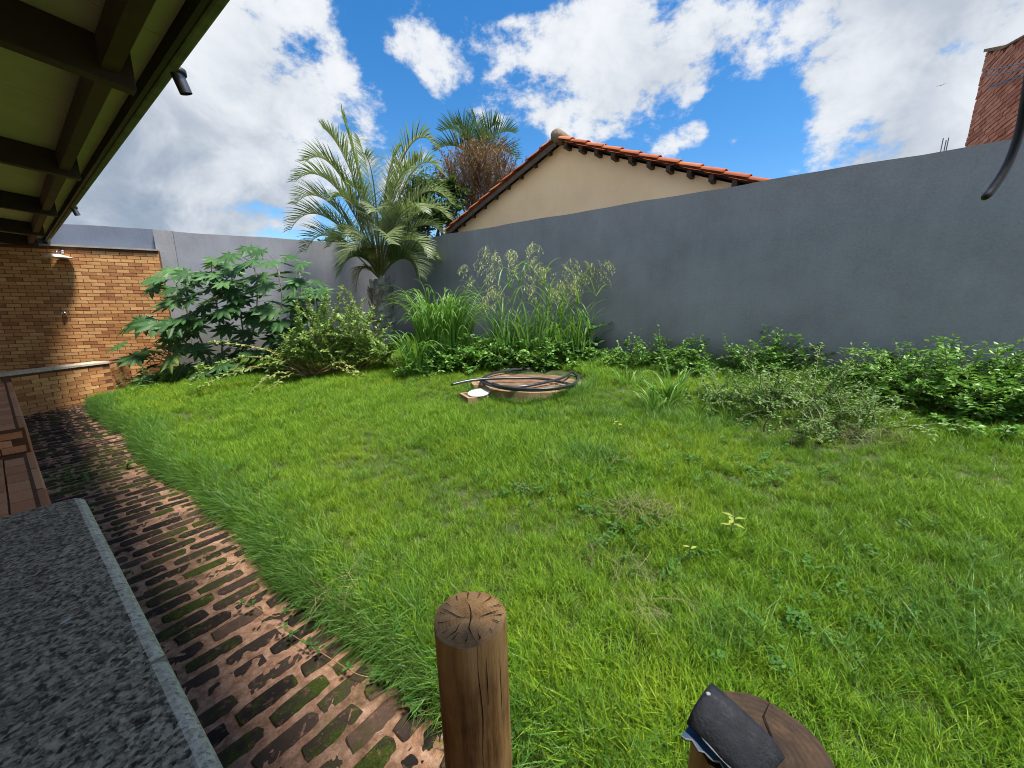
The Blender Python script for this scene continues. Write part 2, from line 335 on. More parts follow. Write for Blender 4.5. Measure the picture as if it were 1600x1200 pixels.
M['rachis'] = pmat('palm_rachis', [(.3, (.12, .14, .05)), (.7, (.24, .23, .09))], 9, .5, .1)
M['fiber'] = leafmat('dry_fibre', [(.1, (.13, .06, .03)), (.9, (.32, .16, .08))], .1, .9)
M['drytwig'] = leafmat('dry_brown_twig', [(.1, (.12, .065, .035)), (.6, (.23, .13, .07)), (.9, (.33, .21, .12))], .15, .8)
M['tree'] = leafmat('dark_tree_leaf', [(.1, (.022, .05, .014)), (.6, (.05, .09, .024)), (.9, (.10, .14, .04))], .2, .45)
M['bush'] = leafmat('layered_bush_leaf', [(.1, (.06, .155, .026)), (.5, (.115, .265, .04)), (.82, (.18, .35, .06)), (.97, (.36, .44, .08))], .3, .42, 2.5)
M['ground_cover'] = leafmat('creeper_leaf', [(.1, (.07, .18, .03)), (.5, (.125, .29, .05)), (.9, (.22, .40, .09))], .3, .42, 2.)
M['drybush'] = leafmat('olive_dry_leaf', [(.1, (.06, .13, .026)), (.5, (.105, .20, .042)), (.85, (.165, .26, .07)), (.97, (.28, .22, .08))], .25, .5, 2.)
M['lime'] = leafmat('lime_leaf', [(.1, (.24, .32, .05)), (.9, (.36, .42, .09))], .35, .45)

# ------------------------------------------------------------------ builders
class MB:
    def __init__(s): s.v, s.f, s.t, s.m, s.a = [], [], [], [], []
    def add(s, vs, fs, tint=0., mi=0):
        b = len(s.v); s.v.extend(vs)
        for f in fs: s.f.append(tuple(i+b for i in f)); s.t.append(tint); s.m.append(mi)
    def box(s, c, d, tint=0., mi=0, rot=None, jit=0.):
        q = []
        for k in range(8):
            p = Vector(((k & 1)*2-1, (k >> 1 & 1)*2-1, (k >> 2 & 1)*2-1)); p = Vector((p.x*d[0]/2, p.y*d[1]/2, p.z*d[2]/2))
            if jit: p += Vector((random.uniform(-jit, jit), random.uniform(-jit, jit), random.uniform(-jit, jit)))
            if rot is not None: p = rot @ p
            q.append(p+Vector(c))
        s.add(q, [(0, 2, 3, 1), (4, 5, 7, 6), (0, 1, 5, 4), (2, 6, 7, 3), (0, 4, 6, 2), (1, 3, 7, 5)], tint, mi)
    def tube(s, pts, r, seg=6, tint=0., mi=0, cap=True):
        pts = [Vector(p) for p in pts]; n = len(pts)
        rs = r if isinstance(r, (list, tuple)) else [r]*n
        vs = []; up = None
        for i, p in enumerate(pts):
            d = (pts[min(i+1, n-1)]-pts[max(i-1, 0)]).normalized()
            if up is None: up = d.orthogonal().normalized()
            a = (up-d*up.dot(d)); a = a.normalized() if a.length > 1e-6 else d.orthogonal().normalized(); up = a
            b = d.cross(a)
            for k in range(seg):
                q = 2*PI*k/seg; vs.append(p+(a*math.cos(q)+b*math.sin(q))*rs[i])
        fs = [(i*seg+k, i*seg+(k+1) % seg, (i+1)*seg+(k+1) % seg, (i+1)*seg+k) for i in range(n-1) for k in range(seg)]
        if cap: fs += [tuple(range(seg))[::-1], tuple((n-1)*seg+k for k in range(seg))]
        s.add(vs, fs, tint, mi)
    def ribbon(s, pts, w, side, tint=0., mi=0, fold=0.):
        """a tapering blade along pts; fold lifts its edges into a shallow V"""
        n = len(pts); vs = []; fs = []
        for i, p in enumerate(pts):
            ww = w[i] if isinstance(w, (list, tuple)) else w*(1-(i/(n-1))**2*.97)*(0.6+.4*min(1, i*2/(n-1)))
            d = (pts[min(i+1, n-1)]-pts[max(i-1, 0)])
            sd = side if not callable(side) else side(i)
            if fold:
                u = d.cross(sd).normalized()*ww*fold
                vs += [p-sd*ww/2+u, p, p+sd*ww/2+u]
            else: vs += [p-sd*ww/2, p+sd*ww/2]
        k = 3 if fold else 2
        for i in range(n-1):
            for j in range(k-1): fs.append((i*k+j, i*k+j+1, (i+1)*k+j+1, (i+1)*k+j))
        s.add(vs, fs, tint, mi)
    def mesh(s, name, mats, smooth=False):
        me = bpy.data.meshes.new(name); me.from_pydata([tuple(v) for v in s.v], [], s.f)
        for m in (mats if isinstance(mats, (list, tuple)) else [mats]): me.materials.append(m)
        at = me.attributes.new('tint', 'FLOAT', 'FACE'); at.data.foreach_set('value', np.array(s.t, dtype=np.float32))
        me.polygons.foreach_set('material_index', np.array(s.m, dtype=np.int32))
        if smooth: me.polygons.foreach_set('use_smooth', np.ones(len(s.f), dtype=bool))
        me.update(); return me
    def build(s, name, mats, parent=None, smooth=False, loc=None, rz=0.):
        return link(name, s.mesh(name, mats, smooth), parent, loc, rz)
def link(name, me, parent=None, loc=None, rz=0.):
    o = bpy.data.objects.new(name, me); COL.objects.link(o)
    if parent is not None: o.parent = parent
    if loc is not None: o.location = loc
    if rz: o.rotation_euler = (0, 0, rz)
    return o
def tag(o, label=None, cat=None, group=None, kind=None):
    for k, v in (('label', label), ('category', cat), ('group', group), ('kind', kind)):
        if v: o[k] = v
    return o
def thing(name, label, cat, loc=(0, 0, 0), rz=0., group=None):
    o = bpy.data.objects.new(name, None); COL.objects.link(o); o.location = loc; o.rotation_euler = (0, 0, rz); o.empty_display_size = .2
    return tag(o, label, cat, group)
def bevel(o, w=.006, seg=2):
    m = o.modifiers.new('bevel', 'BEVEL'); m.width = w; m.segments = seg; m.limit_method = 'ANGLE'; return o
def bez(p0, p1, p2, p3, n):
    o = []
    for i in range(n):
        t = i/(n-1); a = 1-t
        o.append(p0*a**3+p1*3*a*a*t+p2*3*a*t*t+p3*t**3)
    return o
def smooth_curve(pts, n=6):                                  # Catmull-Rom through the points
    P = [Vector(p) for p in pts]; P = [P[0]*2-P[1]]+P+[P[-1]*2-P[-2]]; o = []
    for i in range(1, len(P)-2):
        for k in range(n):
            t = k/n; a, b, c, d = P[i-1], P[i], P[i+1], P[i+2]
            o.append(.5*((2*b)+(c-a)*t+(2*a-5*b+4*c-d)*t*t+(3*b-a-3*c+d)*t**3))
    o.append(P[-2]); return o
def rv(s=1.): return Vector((random.gauss(0, s), random.gauss(0, s), random.gauss(0, s)))

# ------------------------------------------------------------------ ground
g = MB(); g.add([(-400, -400, -.5), (400, -400, -.5), (400, 600, -.5), (-400, 600, -.5)], [(0, 1, 2, 3)])
tag(g.build('ground', M['earth']), kind='structure')
lw = MB(); ns, ts = np.concatenate([np.linspace(.72, 2.2, 46), np.linspace(2.26, 6.25, 60)]), np.linspace(-3.2, 12.3, 240)
for t in ts:
    for n in ns:
        nn = n+(wob(t) if n < 1.0 else 0)
        p = H(nn, t); z = lawn_z(p.x, p.y) + (-.09 if n < .73 else 0); lw.v.append(Vector((p.x, p.y, z)))
k = len(ns)
for i in range(len(ts)-1):
    for j in range(k-1): lw.f.append((i*k+j, i*k+j+1, (i+1)*k+j+1, (i+1)*k+j)); lw.t.append(0); lw.m.append(0)
tag(lw.build('lawn', pmat('mossy_thatch', [(.3, (.022, .032, .009)), (.5, (.04, .06, .013)), (.72, (.07, .07, .03))], 7, .95, .6, 60), smooth=True), kind='structure')

# brick path: displaced sandy bed plus one object per paver
path = thing('brick_path', None, None, H(0, 0, 0), HA); path['kind'] = 'structure'
def n2(x, y):                                                # cheap value noise
    return (math.sin(x*61+math.sin(y*47)*1.3)+math.sin(y*73+math.sin(x*53)*1.7)+math.sin((x+y)*113+math.sin(x*31))*.7+math.sin((x-y)*171+2)*.5)/3.2
bed = MB(); bn, bt = np.arange(.03, .98, .0125), np.concatenate([np.arange(-.6, 2.6, .0125), np.arange(2.6, 9.6, .035)])
for t in bt:
    for n in bn: bed.v.append((n, t, path_z(t)-.0004+.0042*n2(n, t)+.0018*n2(n*2.3+5, t*2.1)))
k = len(bn)
for i in range(len(bt)-1):
    for j in range(k-1): bed.f.append((i*k+j, i*k+j+1, (i+1)*k+j+1, (i+1)*k+j)); bed.t.append(0); bed.m.append(0)
bed.build('joint_sand', M['sand'], path, smooth=True)
def paver_mesh(i):
    mb = MB(); L_, W_ = .214/2, .080/2; seg = 14; ring = []
    for k in range(seg):
        a = 2*PI*k/seg; c, s_ = math.cos(a), math.sin(a); e = .38
        ring.append((L_*math.copysign(abs(c)**e, c)*random.uniform(.93, 1.03), W_*math.copysign(abs(s_)**e, s_)*random.uniform(.88, 1.05)))
    vs = [(x, y, -.04) for x, y in ring]+[(x, y, .0) for x, y in ring]+[(x*.955, y*.86, .0055+random.uniform(-.0015, .0015)) for x, y in ring]+[(0, 0, .0065)]
    fs = []
    for a in (0, 1):
        for k in range(seg): fs.append((a*seg+k, a*seg+(k+1) % seg, (a+1)*seg+(k+1) % seg, (a+1)*seg+k))
    for k in range(seg): fs.append((2*seg+k, 2*seg+(k+1) % seg, 3*seg))
    mb.add(vs, fs); return mb
pm = [paver_mesh(i) for i in range(10)]; pmm = [q.mesh('brick', M['paver']) for q in pm]
spots = []; t = -.5; row = 0
while t < 9.3:
    off = random.uniform(-.03, .03)+(.117 if row % 2 else 0)
    n = .14-.117+off
    while n < 1.0:
        if .06 < n+.05: spots.append((n+random.uniform(-.008, .008), t+random.uniform(-.006, .006)+.012*(n-.5), random.gauss(0, .02), random.random()))
        n += .233+random.uniform(-.006, .012)
    t += .103; row += 1
vis = [s for s in spots if s[1] > .35 and s[0] > .02]
vis.sort(key=lambda s: s[1]); near = vis[:295]; nearset = set(near)
for s in near:
    i = random.randrange(10); o = link('brick', pmm[i], path, (s[0], s[1], path_z(s[1])+random.uniform(-.0065, .0035)))
    o.rotation_euler = (random.gauss(0, .02), random.gauss(0, .012), s[2]+(PI if random.random() < .5 else 0))
rest = MB()
for s in spots:
    if s in nearset: continue
    q = random.choice(pm); m4 = Matrix.Translation((s[0], s[1], path_z(s[1])+random.uniform(-.0045, .003))) @ Matrix.Rotation(s[2], 4, 'Z')
    rest.add([m4 @ Vector(v) for v in q.v], q.f, random.random())
tag(rest.build('paving_bricks', M['paver'], path), kind='stuff')

# ------------------------------------------------------------------ walls round the yard
TOP = 2.88
def wall_run(name, label, mat, org, d, nrm, s0, s1, z0, z1, th, front=0., top_wob=.006):
    """wall in its own frame: x along d, y = thickness outward, z up"""
    mb = MB(); n = max(2, int((s1-s0)/.25)); rows = 8; ang = math.atan2(d.y, d.x)
    yd = 1. if (Vector((-d.y, d.x, 0)).dot(nrm)) > 0 else -1.
    for i in range(n+1):
        x = s0+(s1-s0)*i/n; zt = z1+top_wob*math.sin(x*3.1)+top_wob*.6*math.sin(x*7.7+1)
        for j in range(rows+1): mb.v.append((x, -front*yd+.004*math.sin(x*1.7+j)*yd, z0+(zt-z0)*j/rows))
        mb.v.append((x, th*yd, zt+.002)); mb.v.append((x, th*yd, z0))
    k = rows+3
    for i in range(n):
        for j in range(k-1): mb.f.append((i*k+j, (i+1)*k+j, (i+1)*k+j+1, i*k+j+1))
    mb.f.append(tuple(range(k))); mb.f.append(tuple(n*k+j for j in range(k))[::-1])
    mb.t = [0]*len(mb.f); mb.m = [0]*len(mb.f)
    o = mb.build(name, mat, None, False, org, ang)
    return tag(o, label, 'wall')
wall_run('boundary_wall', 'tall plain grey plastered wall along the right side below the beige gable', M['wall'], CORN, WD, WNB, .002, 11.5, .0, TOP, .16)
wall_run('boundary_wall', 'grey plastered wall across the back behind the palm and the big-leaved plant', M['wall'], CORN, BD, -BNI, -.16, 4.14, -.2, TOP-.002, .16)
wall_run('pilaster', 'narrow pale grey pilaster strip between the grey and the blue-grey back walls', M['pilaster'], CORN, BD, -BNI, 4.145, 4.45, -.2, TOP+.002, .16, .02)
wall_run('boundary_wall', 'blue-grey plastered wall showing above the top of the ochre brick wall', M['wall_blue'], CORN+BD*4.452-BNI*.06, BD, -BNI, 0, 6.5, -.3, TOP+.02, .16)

# ochre brick wall, its own frame: x along the wall away from the corner, z up
BW0 = CORN+BD*4.40+BNI*.05
bwall = thing('brick_wall', 'tall ochre facing-brick wall under the far end of the dark eave', 'wall', BW0, BANG)
yin = 1. if Vector((-BD.y, BD.x, 0)).dot(BNI) > 0 else -1.
BTOP = 2.47
mb = MB(); mb.box((2.6, -.02*yin, (BTOP-.3)/2), (5.2, .16, BTOP+.3-.004)); mb.build('mortar_bed', M['mortar'], bwall)
mb = MB(); mb.box((2.6, .0, BTOP+.018), (5.2, .20, .032)); mb.build('coping', M['concrete_band'], bwall)
bm_ = []
for i in range(5):
    q = MB(); q.box((0, 0, 0), (.186, .05, .056), jit=.0022); bm_.append(q)
bmesh_ = [q.mesh('brick', M['brick']) for q in bm_]
def in_frame(p, m=0):
    z = p.y*math.cos(PITCH)-(p.z-CZ)*math.sin(PITCH)
    if z < .1: return None
    x, y = 800+FPX*p.x/z, 600-FPX*(p.y*math.sin(PITCH)+(p.z-CZ)*math.cos(PITCH))/z
    return (x, y, z) if -m < x < 1600+m and -m < y < 1200+m else None
bl = []; z = -.1; row = 0
while z < BTOP-.03:
    x = .004+.093 if row % 2 == 0 else .004+.093+.0985
    if row % 2: bl.append((.049, z, .5))
    while x < 5.15: bl.append((x, z, 1.)); x += .197
    z += .0655; row += 1
mw = Matrix.Translation(BW0) @ Matrix.Rotation(BANG, 4, 'Z')
def seen(b):
    q = in_frame(mw @ Vector((b[0], .06*yin, b[1])))
    return 0 if q is None or b[1] < .15 else (1/q[2]) * (1.0 if q[1] > 385+(-.0)*q[0] else .0)
order = sorted(bl, key=seen, reverse=True)
rest = MB()
for i, b in enumerate(order):
    y = (.06-.025+.004+random.uniform(-.0015, .002))*yin
    j = random.randrange(5)
    if i < 298 and seen(b) > 0 and b[2] == 1.:
        link('brick', bmesh_[j], bwall, (b[0], y, b[1]))
    else:
        q = bm_[j]; rest.add([Vector((v[0]*(b[2] if b[2] == 1. else .47)+b[0], v[1]+y, v[2]+b[1])) for v in q.v], q.f, random.random())
tag(rest.build('wall_bricks', M['brick'], bwall), kind='stuff')

# low wall with a stone cap in front of the brick wall
lowpts = [Vector((-7.32, 4.85, 0)), Vector((-7.21, 5.42, 0)), Vector((-6.98, 6.58, 0)), Vector((-7.47, 7.42, 0)), Vector((-7.78, 7.66, 0))]
lwall = thing('low_brick_wall', 'low ochre brick wall with a grey stone cap at the end of the path', 'wall', lowpts[1])
LZ0, LZ1 = -.2, .43
core = MB(); cap = MB(); nb_ = 0
def facets(pts):
    for a, b in zip(pts[:-1], pts[1:]):
        d = (b-a).normalized(); yield a, b, d, Vector((d.y, -d.x, 0))
o0 = lowpts[1]
vs = []
for i, p in enumerate(lowpts):
    inn = [Vector((-.25, .02, 0)), Vector((-.25, -.02, 0)), Vector((-.26, .02, 0)), Vector((-.22, -.12, 0)), Vector((-.15, -.15, 0))][i]
    vs += [p-o0+Vector((0, 0, LZ0)), p-o0+Vector((0, 0, LZ1)), p-o0+inn+Vector((0, 0, LZ1)), p-o0+inn+Vector((0, 0, LZ0))]
fs = []
for i in range(len(lowpts)-1):
    for j in range(4): fs.append((i*4+j, i*4+(j+1) % 4, (i+1)*4+(j+1) % 4, (i+1)*4+j))
core.add(vs, fs+[(0, 1, 2, 3), (16, 19, 18, 17)]); core.build('mortar_core', M['mortar'], lwall)
vs2 = []
for i in range(4):
    p = lowpts[i]; inn = [Vector((-.27, .02, 0)), Vector((-.27, -.02, 0)), Vector((-.28, .02, 0)), Vector((-.24, -.12, 0))][i]; outw = Vector((.022, -.004, 0))
    vs2 += [p-o0+outw+Vector((0, 0, LZ1+.002)), p-o0+outw+Vector((0, 0, LZ1+.032)), p-o0+inn+Vector((0, 0, LZ1+.032)), p-o0+inn+Vector((0, 0, LZ1+.002))]
fs2 = []
for i in range(2):
    for j in range(4): fs2.append((i*4+j, i*4+(j+1) % 4, (i+1)*4+(j+1) % 4, (i+1)*4+j))
cap.add(vs2[:12], fs2+[(0, 1, 2, 3), (8, 11, 10, 9)]); cap.build('stone_cap', M['granite_edge'], lwall)
for a, b, d, nr in facets(lowpts):
    L_ = (b-a).length; z = LZ0+.02; row = 0
    while z < LZ1-.025:
        x = .093 if row % 2 == 0 else .193
        if row % 2 and L_ > .2:
            o = link('brick', bmesh_[row % 5], lwall, a-o0+d*.046+nr*.0-nr*.018+Vector((0, 0, z)), math.atan2(d.y, d.x)); o.scale = (.48, 1, 1)
        while x < L_-.02:
            w = min(1., (L_-x+.093)/.186)
            o = link('brick', bmesh_[random.randrange(5)], lwall, a-o0+d*x-nr*(.0195+random.uniform(0, .002))+Vector((0, 0, z)), math.atan2(d.y, d.x)); x += .198
        z += .0605; row += 1

# wall fittings: shower dish and a tap on the brick wall
def wallpt(px, py, out):                                     # on the brick wall face, in front by out metres
    r = cray(px, py); fp = BW0+BNI*(.06+out); k = (fp.dot(BNI))/(r.x*BNI.x+r.y*BNI.y)
    return Vector((r.x*k, r.y*k, CZ+r.z*k))
p = wallpt(90, 401, .2)
sh = thing('shower_head', 'pale dish-shaped shower head on a short chrome arm high on the brick wall', 'shower', p)
mb = MB(); prof = [(.015, .045), (.05, .04), (.13, .012), (.2, -.012), (.205, -.02), (.19, -.022), (.1, -.016), (.0, -.016)]
for r_, z_ in prof:
    for k in range(24): mb.v.append((r_*math.cos(2*PI*k/24), r_*math.sin(2*PI*k/24), z_))
for i in range(len(prof)-1):
    for k in range(24): mb.f.append((i*24+k, i*24+(k+1) % 24, (i+1)*24+(k+1) % 24, (i+1)*24+k))
mb.t = [0]*len(mb.f); mb.m = [0]*len(mb.f); mb.build('dish', M['enamel'], sh, True)
mb = MB(); mb.tube(smooth_curve([Vector((0, 0, .04)), Vector((0, 0, .08)), -BNI*.05+Vector((0, 0, .105)), -BNI*.2+Vector((0, 0, .105))]), .016, 8); mb.build('arm', M['chrome'], sh, True)
mb = MB(); mb.tube([-BNI*.195+Vector((0, 0, .105)), -BNI*.178+Vector((0, 0, .105))], .035, 12); mb.build('flange', M['chrome'], sh, True)
p = wallpt(103, 490, .0)
tp = thing('tap_valve', 'round chrome tap knob low on the brick wall under the shower dish', 'tap', p)
mb = MB(); mb.tube([Vector((0, 0, 0)), BNI*.03], .018, 10); mb.build('spindle', M['chrome'], tp, True)
mb = MB(); mb.tube([BNI*.03, BNI*.035, BNI*.065, BNI*.07], [.03, .038, .036, .025], 14); mb.build('knob', M['chrome'], tp, True)

# ------------------------------------------------------------------ house: eave, veranda edge, counter
roof = thing('house_eave', 'dark timber eave with olive ceiling boards over the path at upper left', 'house', H(.71, 1.78, 0)-Matrix.Rotation(HA-.0187, 3, 'Z') @ Vector((.71, 1.78, 0)), HA-.0187)
T0, T1 = -4.0, 11.42
SL = .085                                                    # ceiling rises away from the gutter
def cz(n): return 2.60+SL*(.72-n)
mb = MB()
for i in range(12):                                          # ceiling boards
    t0, t1 = T0+(T1-T0)*i/12, T0+(T1-T0)*(i+1)/12
    q = MB(); n0, n1 = -4.2, .66
    q.add([(n0, t0+.002, cz(n0)), (n1, t0+.002, cz(n1)), (n1, t1-.002, cz(n1)), (n0, t1-.002, cz(n0)), (n0, t0+.002, cz(n0)+.02), (n1, t0+.002, cz(n1)+.02), (n1, t1-.002, cz(n1)+.02), (n0, t1-.002, cz(n0)+.02)],
          [(0, 3, 2, 1), (4, 5, 6, 7), (0, 1, 5, 4), (1, 2, 6, 5), (2, 3, 7, 6), (3, 0, 4, 7)])
    q.build('ceiling_board', M['ceiling'], roof)
mb = MB(); n0, n1 = -4.3, .70
mb.add([(n0, T0, cz(n0)+.03), (n1, T0, cz(n1)+.03), (n1, T1, cz(n1)+.03), (n0, T1, cz(n0)+.03), (n0, T0, cz(n0)+.12), (n1, T0, cz(n1)+.12), (n1, T1, cz(n1)+.12), (n0, T1, cz(n0)+.12)],
       [(0, 3, 2, 1), (4, 5, 6, 7), (0, 1, 5, 4), (1, 2, 6, 5), (2, 3, 7, 6), (3, 0, 4, 7)]); mb.build('roof_deck', M['rooftile'], roof)
mb = MB(); mb.box((.672, (T0+T1)/2, 2.60), (.02, T1-T0, .11)); mb.build('fascia_board', M['timber'], roof)
mb = MB(); mb.box((.712, (T0+T1)/2, 2.585), (.045, T1-T0, .075)); bevel(mb.build('gutter', M['fascia'], roof), .012)
beams = [2.70-2.19*2, 2.70-2.19, 2.70, 4.89, 7.14, 9.3]
beams = [-1.66, .52, 2.70, 4.88, 7.13, 9.38, 11.2]
for t in beams:
    q = MB(); n0, n1, hh = -4.2, .585, .175
    z0, z1 = 2.435, 2.435+SL*(n1-n0)
    q.add([(n0, t-.04, z1), (n1, t-.04, z0), (n1, t+.04, z0), (n0, t+.04, z1), (n0, t-.04, z1+hh), (n1, t-.04, z0+hh), (n1, t+.04, z0+hh), (n0, t+.04, z1+hh)],
          [(0, 3, 2, 1), (4, 5, 6, 7), (0, 1, 5, 4), (1, 2, 6, 5), (2, 3, 7, 6), (3, 0, 4, 7)]); bevel(q.build('beam', M['timber'], roof), .005)
for a, b in zip([T0]+beams, beams+[T1]):
    if b-a > .15:
        q = MB(); q.box((.50, (a+b)/2, 2.545), (.06, b-a-.084, .125)); q.build('blocking', M['timber_mid'], roof)
mb = MB(); mb.box((-3.6, 3, 1.3), (.15, 14, 2.7)); mb.build('wall', M['gable'], roof)
def eave_pt(px, py):
    r = cray(px, py); nn = r.x*UN.x+r.y*UN.y; k = 1.095/r.z; q = r*k; return q, 0
for i, (px, py, lb) in enumerate([(278, 118, 'nearest and largest grey rain spout hanging from the edge of the eave'), (115, 326, 'small rain spout halfway along the eave edge'), (75, 379, 'tiny rain spout where the eave meets the brick wall')]):
    tt, zz = eave_pt(px, py)
    sp = thing('rain_spout', lb, 'rain spout', (tt.x, tt.y, 2.545), HA, 'rain spouts along the eave')
    q = MB()
    rr = .027
    for s0, s1 in ((.030, -.075),):
        rot = Matrix.Rotation(R(-18), 3, 'Y')
        q.tube([rot @ Vector((0, 0, s0)), rot @ Vector((0, 0, s1))], rr, 12, cap=False); q.tube([rot @ Vector((0, 0, s1)), rot @ Vector((0, 0, s0))], rr*.86, 12, cap=False)
    q.build('pipe', M['metal'], sp, True)
    q = MB(); q.tube([Vector((0, 0, .028)), Vector((0, 0, .004))], .036, 12); q.build('collar', M['black'], sp, True)

# veranda edging in two levels, a tile at a time
ver = thing('veranda_step', 'terracotta tiled veranda edge stepping up in two levels along the path', 'step', H(0, 0, 0), HA)
def level(z, t0, t1, n0, n1, zb):
    q = MB(); q.box(((n0+n1)/2, (t0+t1)/2, (z-.005+zb)/2), (n1-n0, t1-t0, z-.005-zb)); q.build('base', M['mortar'], ver)
    t = t0
    while t < t1-.02:
        tl = min(.6, t1-t); q = MB(); q.box((n1-.0115, t+tl/2, (z+zb)/2-.004), (.055, tl-.006, z-zb)); bevel(q.build('kerb', M['brick_tile'], ver), .012); t += tl
    cm = []
    for _ in range(3):
        c = MB(); c.box((0, 0, 0), (.104, .228, .03), jit=.002); cm.append(c.mesh('tile', M['brick_tile']))
    n = n1-.02-.028-.054; col_ = 0
    while n > n0:
        t = t0+.12+(.06 if col_ % 2 else 0)
        while t < t1-.11:
            link('tile', random.choice(cm), ver, (n, t, z-.011+random.uniform(-.0015, .0015))); t += .244
        n -= .113; col_ += 1
level(.115, 1.95, 5.56, -1.2, .034, -.2)
level(.345, 5.57, 9.35, -1.2, .034, -.2)
q = [MB() for _ in range(3)]
for i in range(3): q[i].box((0, 0, 0), (.135, .02, .058), jit=.003)
qm = [a.mesh('riser_brick', M['brick_tile']) for a in q]
for r_ in range(3):
    n = -.055-(.07 if r_ % 2 else 0)
    while n > -1.2: link('riser_brick', random.choice(qm), ver, (n, 5.5645, .150+r_*.066)); n -= .144

# granite counter
ctr = thing('granite_counter', 'speckled grey granite counter with a pale rounded edge at lower left', 'counter', H(0, 0, 0), HA)
def slab(t0, t1, endround):
    z, th, n0, n1 = .85, .04, -.75, .088
    q = MB(); r_ = .02; prof = [(n0, z-th), (n0, z)]
    for k in range(9): a = PI/2-PI*k/8; prof.append((n1-r_+r_*math.cos(a)*1.1, z-r_+r_*math.sin(a)))
    ts_ = [t0, t1] if not endround else [t0, t1-.03, t1-.018, t1-.007, t1]
    for i, t in enumerate(ts_):
        sh_ = [0, 0, .0035, .012, .03][i] if endround else 0
        for (n, zz_) in prof: q.v.append((n-(sh_ if n > .0 else 0), t, zz_-(sh_*.3 if zz_ > z-.01 else 0)))
    k = len(prof)
    for i in range(len(ts_)-1):
        for j in range(k):
            q.f.append((i*k+j, i*k+(j+1) % k, (i+1)*k+(j+1) % k, (i+1)*k+j)); q.m.append(1 if 2 <= j <= k-2 else 0)
    q.f += [tuple(range(k)), tuple((len(ts_)-1)*k+j for j in range(k))[::-1]]; q.m += [0, 1]
    q.t = [0]*len(q.f); q.build('slab', [M['granite'], M['granite_edge']], ctr)
slab(.817, 1.785, True); slab(-.2, .813, False)
q = MB(); q.box((-.333, .815, .8297), (.842, .006, .042)); q.build('grout_line', M['grout'], ctr)
q = MB(); q.box((-.36, .78, .40), (.76, 1.9, .815)); q.build('plinth', M['brick_tile'], ctr)
for (px, py, sc_) in ((103, 970, 1.0), (65, 800, .8), (70, 818, .5), (0, 812, .6)):
    r = cray(px, py); k = (.85-CZ)/r.z; p = r*k; n, t = nt(p.x, p.y)
    q = MB(); ring = [(math.cos(a)*.009*sc_*random.uniform(.6, 1.2), math.sin(a)*.004*sc_*random.uniform(.6, 1.2), .0012) for a in np.linspace(0, 2*PI, 9)[:-1]]
    q.add(ring+[(x*1.1, y*1.1, 0) for x, y, _ in ring], [tuple(range(8))]+[(i, 8+i, 8+(i+1) % 8, (i+1) % 8) for i in range(8)])
    o = q.build('paint_fleck', M['white'], ctr, False, (n, t, .8505), random.random()*3)

# ------------------------------------------------------------------ log posts
def log_post(name, label, loc, r, zb, top, tilt, mats, cracks, slope=0.):
    o = thing(name, label, 'post', loc); o.rotation_euler = tilt
    q = MB(); seg = 40; zs = [zb, zb*.6, zb*.3, zb*.1, -.012, -.003]; h = []
    rr = [1+.018*math.sin(k*2*PI/seg*3+1)+.012*math.sin(k*2*PI/seg*7)+random.uniform(-.004, .004) for k in range(seg)]
    for i, z in enumerate(zs):
        for k in range(seg):
            a = 2*PI*k/seg; e = r*rr[k]*(1+.03*abs(z))*(.985 if i == 5 else 1)
            q.v.append((e*math.cos(a), e*math.sin(a), z+slope*e*math.cos(a)))
    for i in range(len(zs)-1):
        for k in range(seg): q.f.append((i*seg+k, i*seg+(k+1) % seg, (i+1)*seg+(k+1) % seg, (i+1)*seg+k))
    q.t = [0]*len(q.f); q.m = [0]*len(q.f); q.build('shaft', M['post'], o, True)
    q = MB(); rings = 7
    for j in range(rings):
        f = 1-j/(rings-.6)
        for k in range(seg):
            a = 2*PI*k/seg; e = r*rr[k]*.985*f
            q.v.append((e*math.cos(a), e*math.sin(a), -.003+slope*e*math.cos(a)+(.0025*math.sin(k*1.7+j*2)*(.3 if j else 0))+.001*j*.5))
    for j in range(rings-1):
        for k in range(seg): q.f.append((j*seg+k, j*seg+(k+1) % seg, (j+1)*seg+(k+1) % seg, (j+1)*seg+k))
    q.f.append(tuple((rings-1)*seg+k for k in range(seg)))
    q.t = [0]*len(q.f); q.m = [0]*len(q.f); q.build('sawn_top', mats, o, True)
    for c in cracks:                                           # drying cracks: thin dark wedges
        q = MB(); n = len(c)
        for i, p in enumerate(c):
            d = Vector(c[min(i+1, n-1)])-Vector(c[max(i-1, 0)]); sd = Vector((-d.y, d.x, 0)) if abs(d.z) < .5*d.length else Vector((-p[1], p[0], 0)); sd = sd.normalized() if sd.length else Vector((1, 0, 0))
            w = .0012*(1-.8*abs(2*i/(n-1)-1)); q.v += [Vector(p)-sd*w, Vector(p)+sd*w]
        for i in range(n-1): q.f.append((2*i, 2*i+1, 2*i+3, 2*i+2))
        q.t = [0]*len(q.f); q.m = [0]*len(q.f); q.build('crack', M['crack'], o)
    return o
r = .0705
def tp_(a, f, z=.0012): return (r*f*math.cos(a), r*f*math.sin(a), z)
c1 = [tp_(-1.25, 1.0, .0), tp_(-1.35, .7), tp_(-1.5, .4), tp_(-1.2, .15), tp_(1.3, .12), tp_(1.7, .4), tp_(1.9, .6)]
side1 = [(r*1.004*math.cos(-1.25+.03*math.sin(z*30)), r*1.004*math.sin(-1.25+.03*math.sin(z*30)), z) for z in np.linspace(0, -.3, 12)]
side2 = [(r*1.006*math.cos(-1.05), r*1.006*math.sin(-1.05), z) for z in np.linspace(-.03, -.14, 6)]
side3 = [(r*1.006*math.cos(-.6), r*1.006*math.sin(-.6), z) for z in np.linspace(-.06, -.2, 6)]
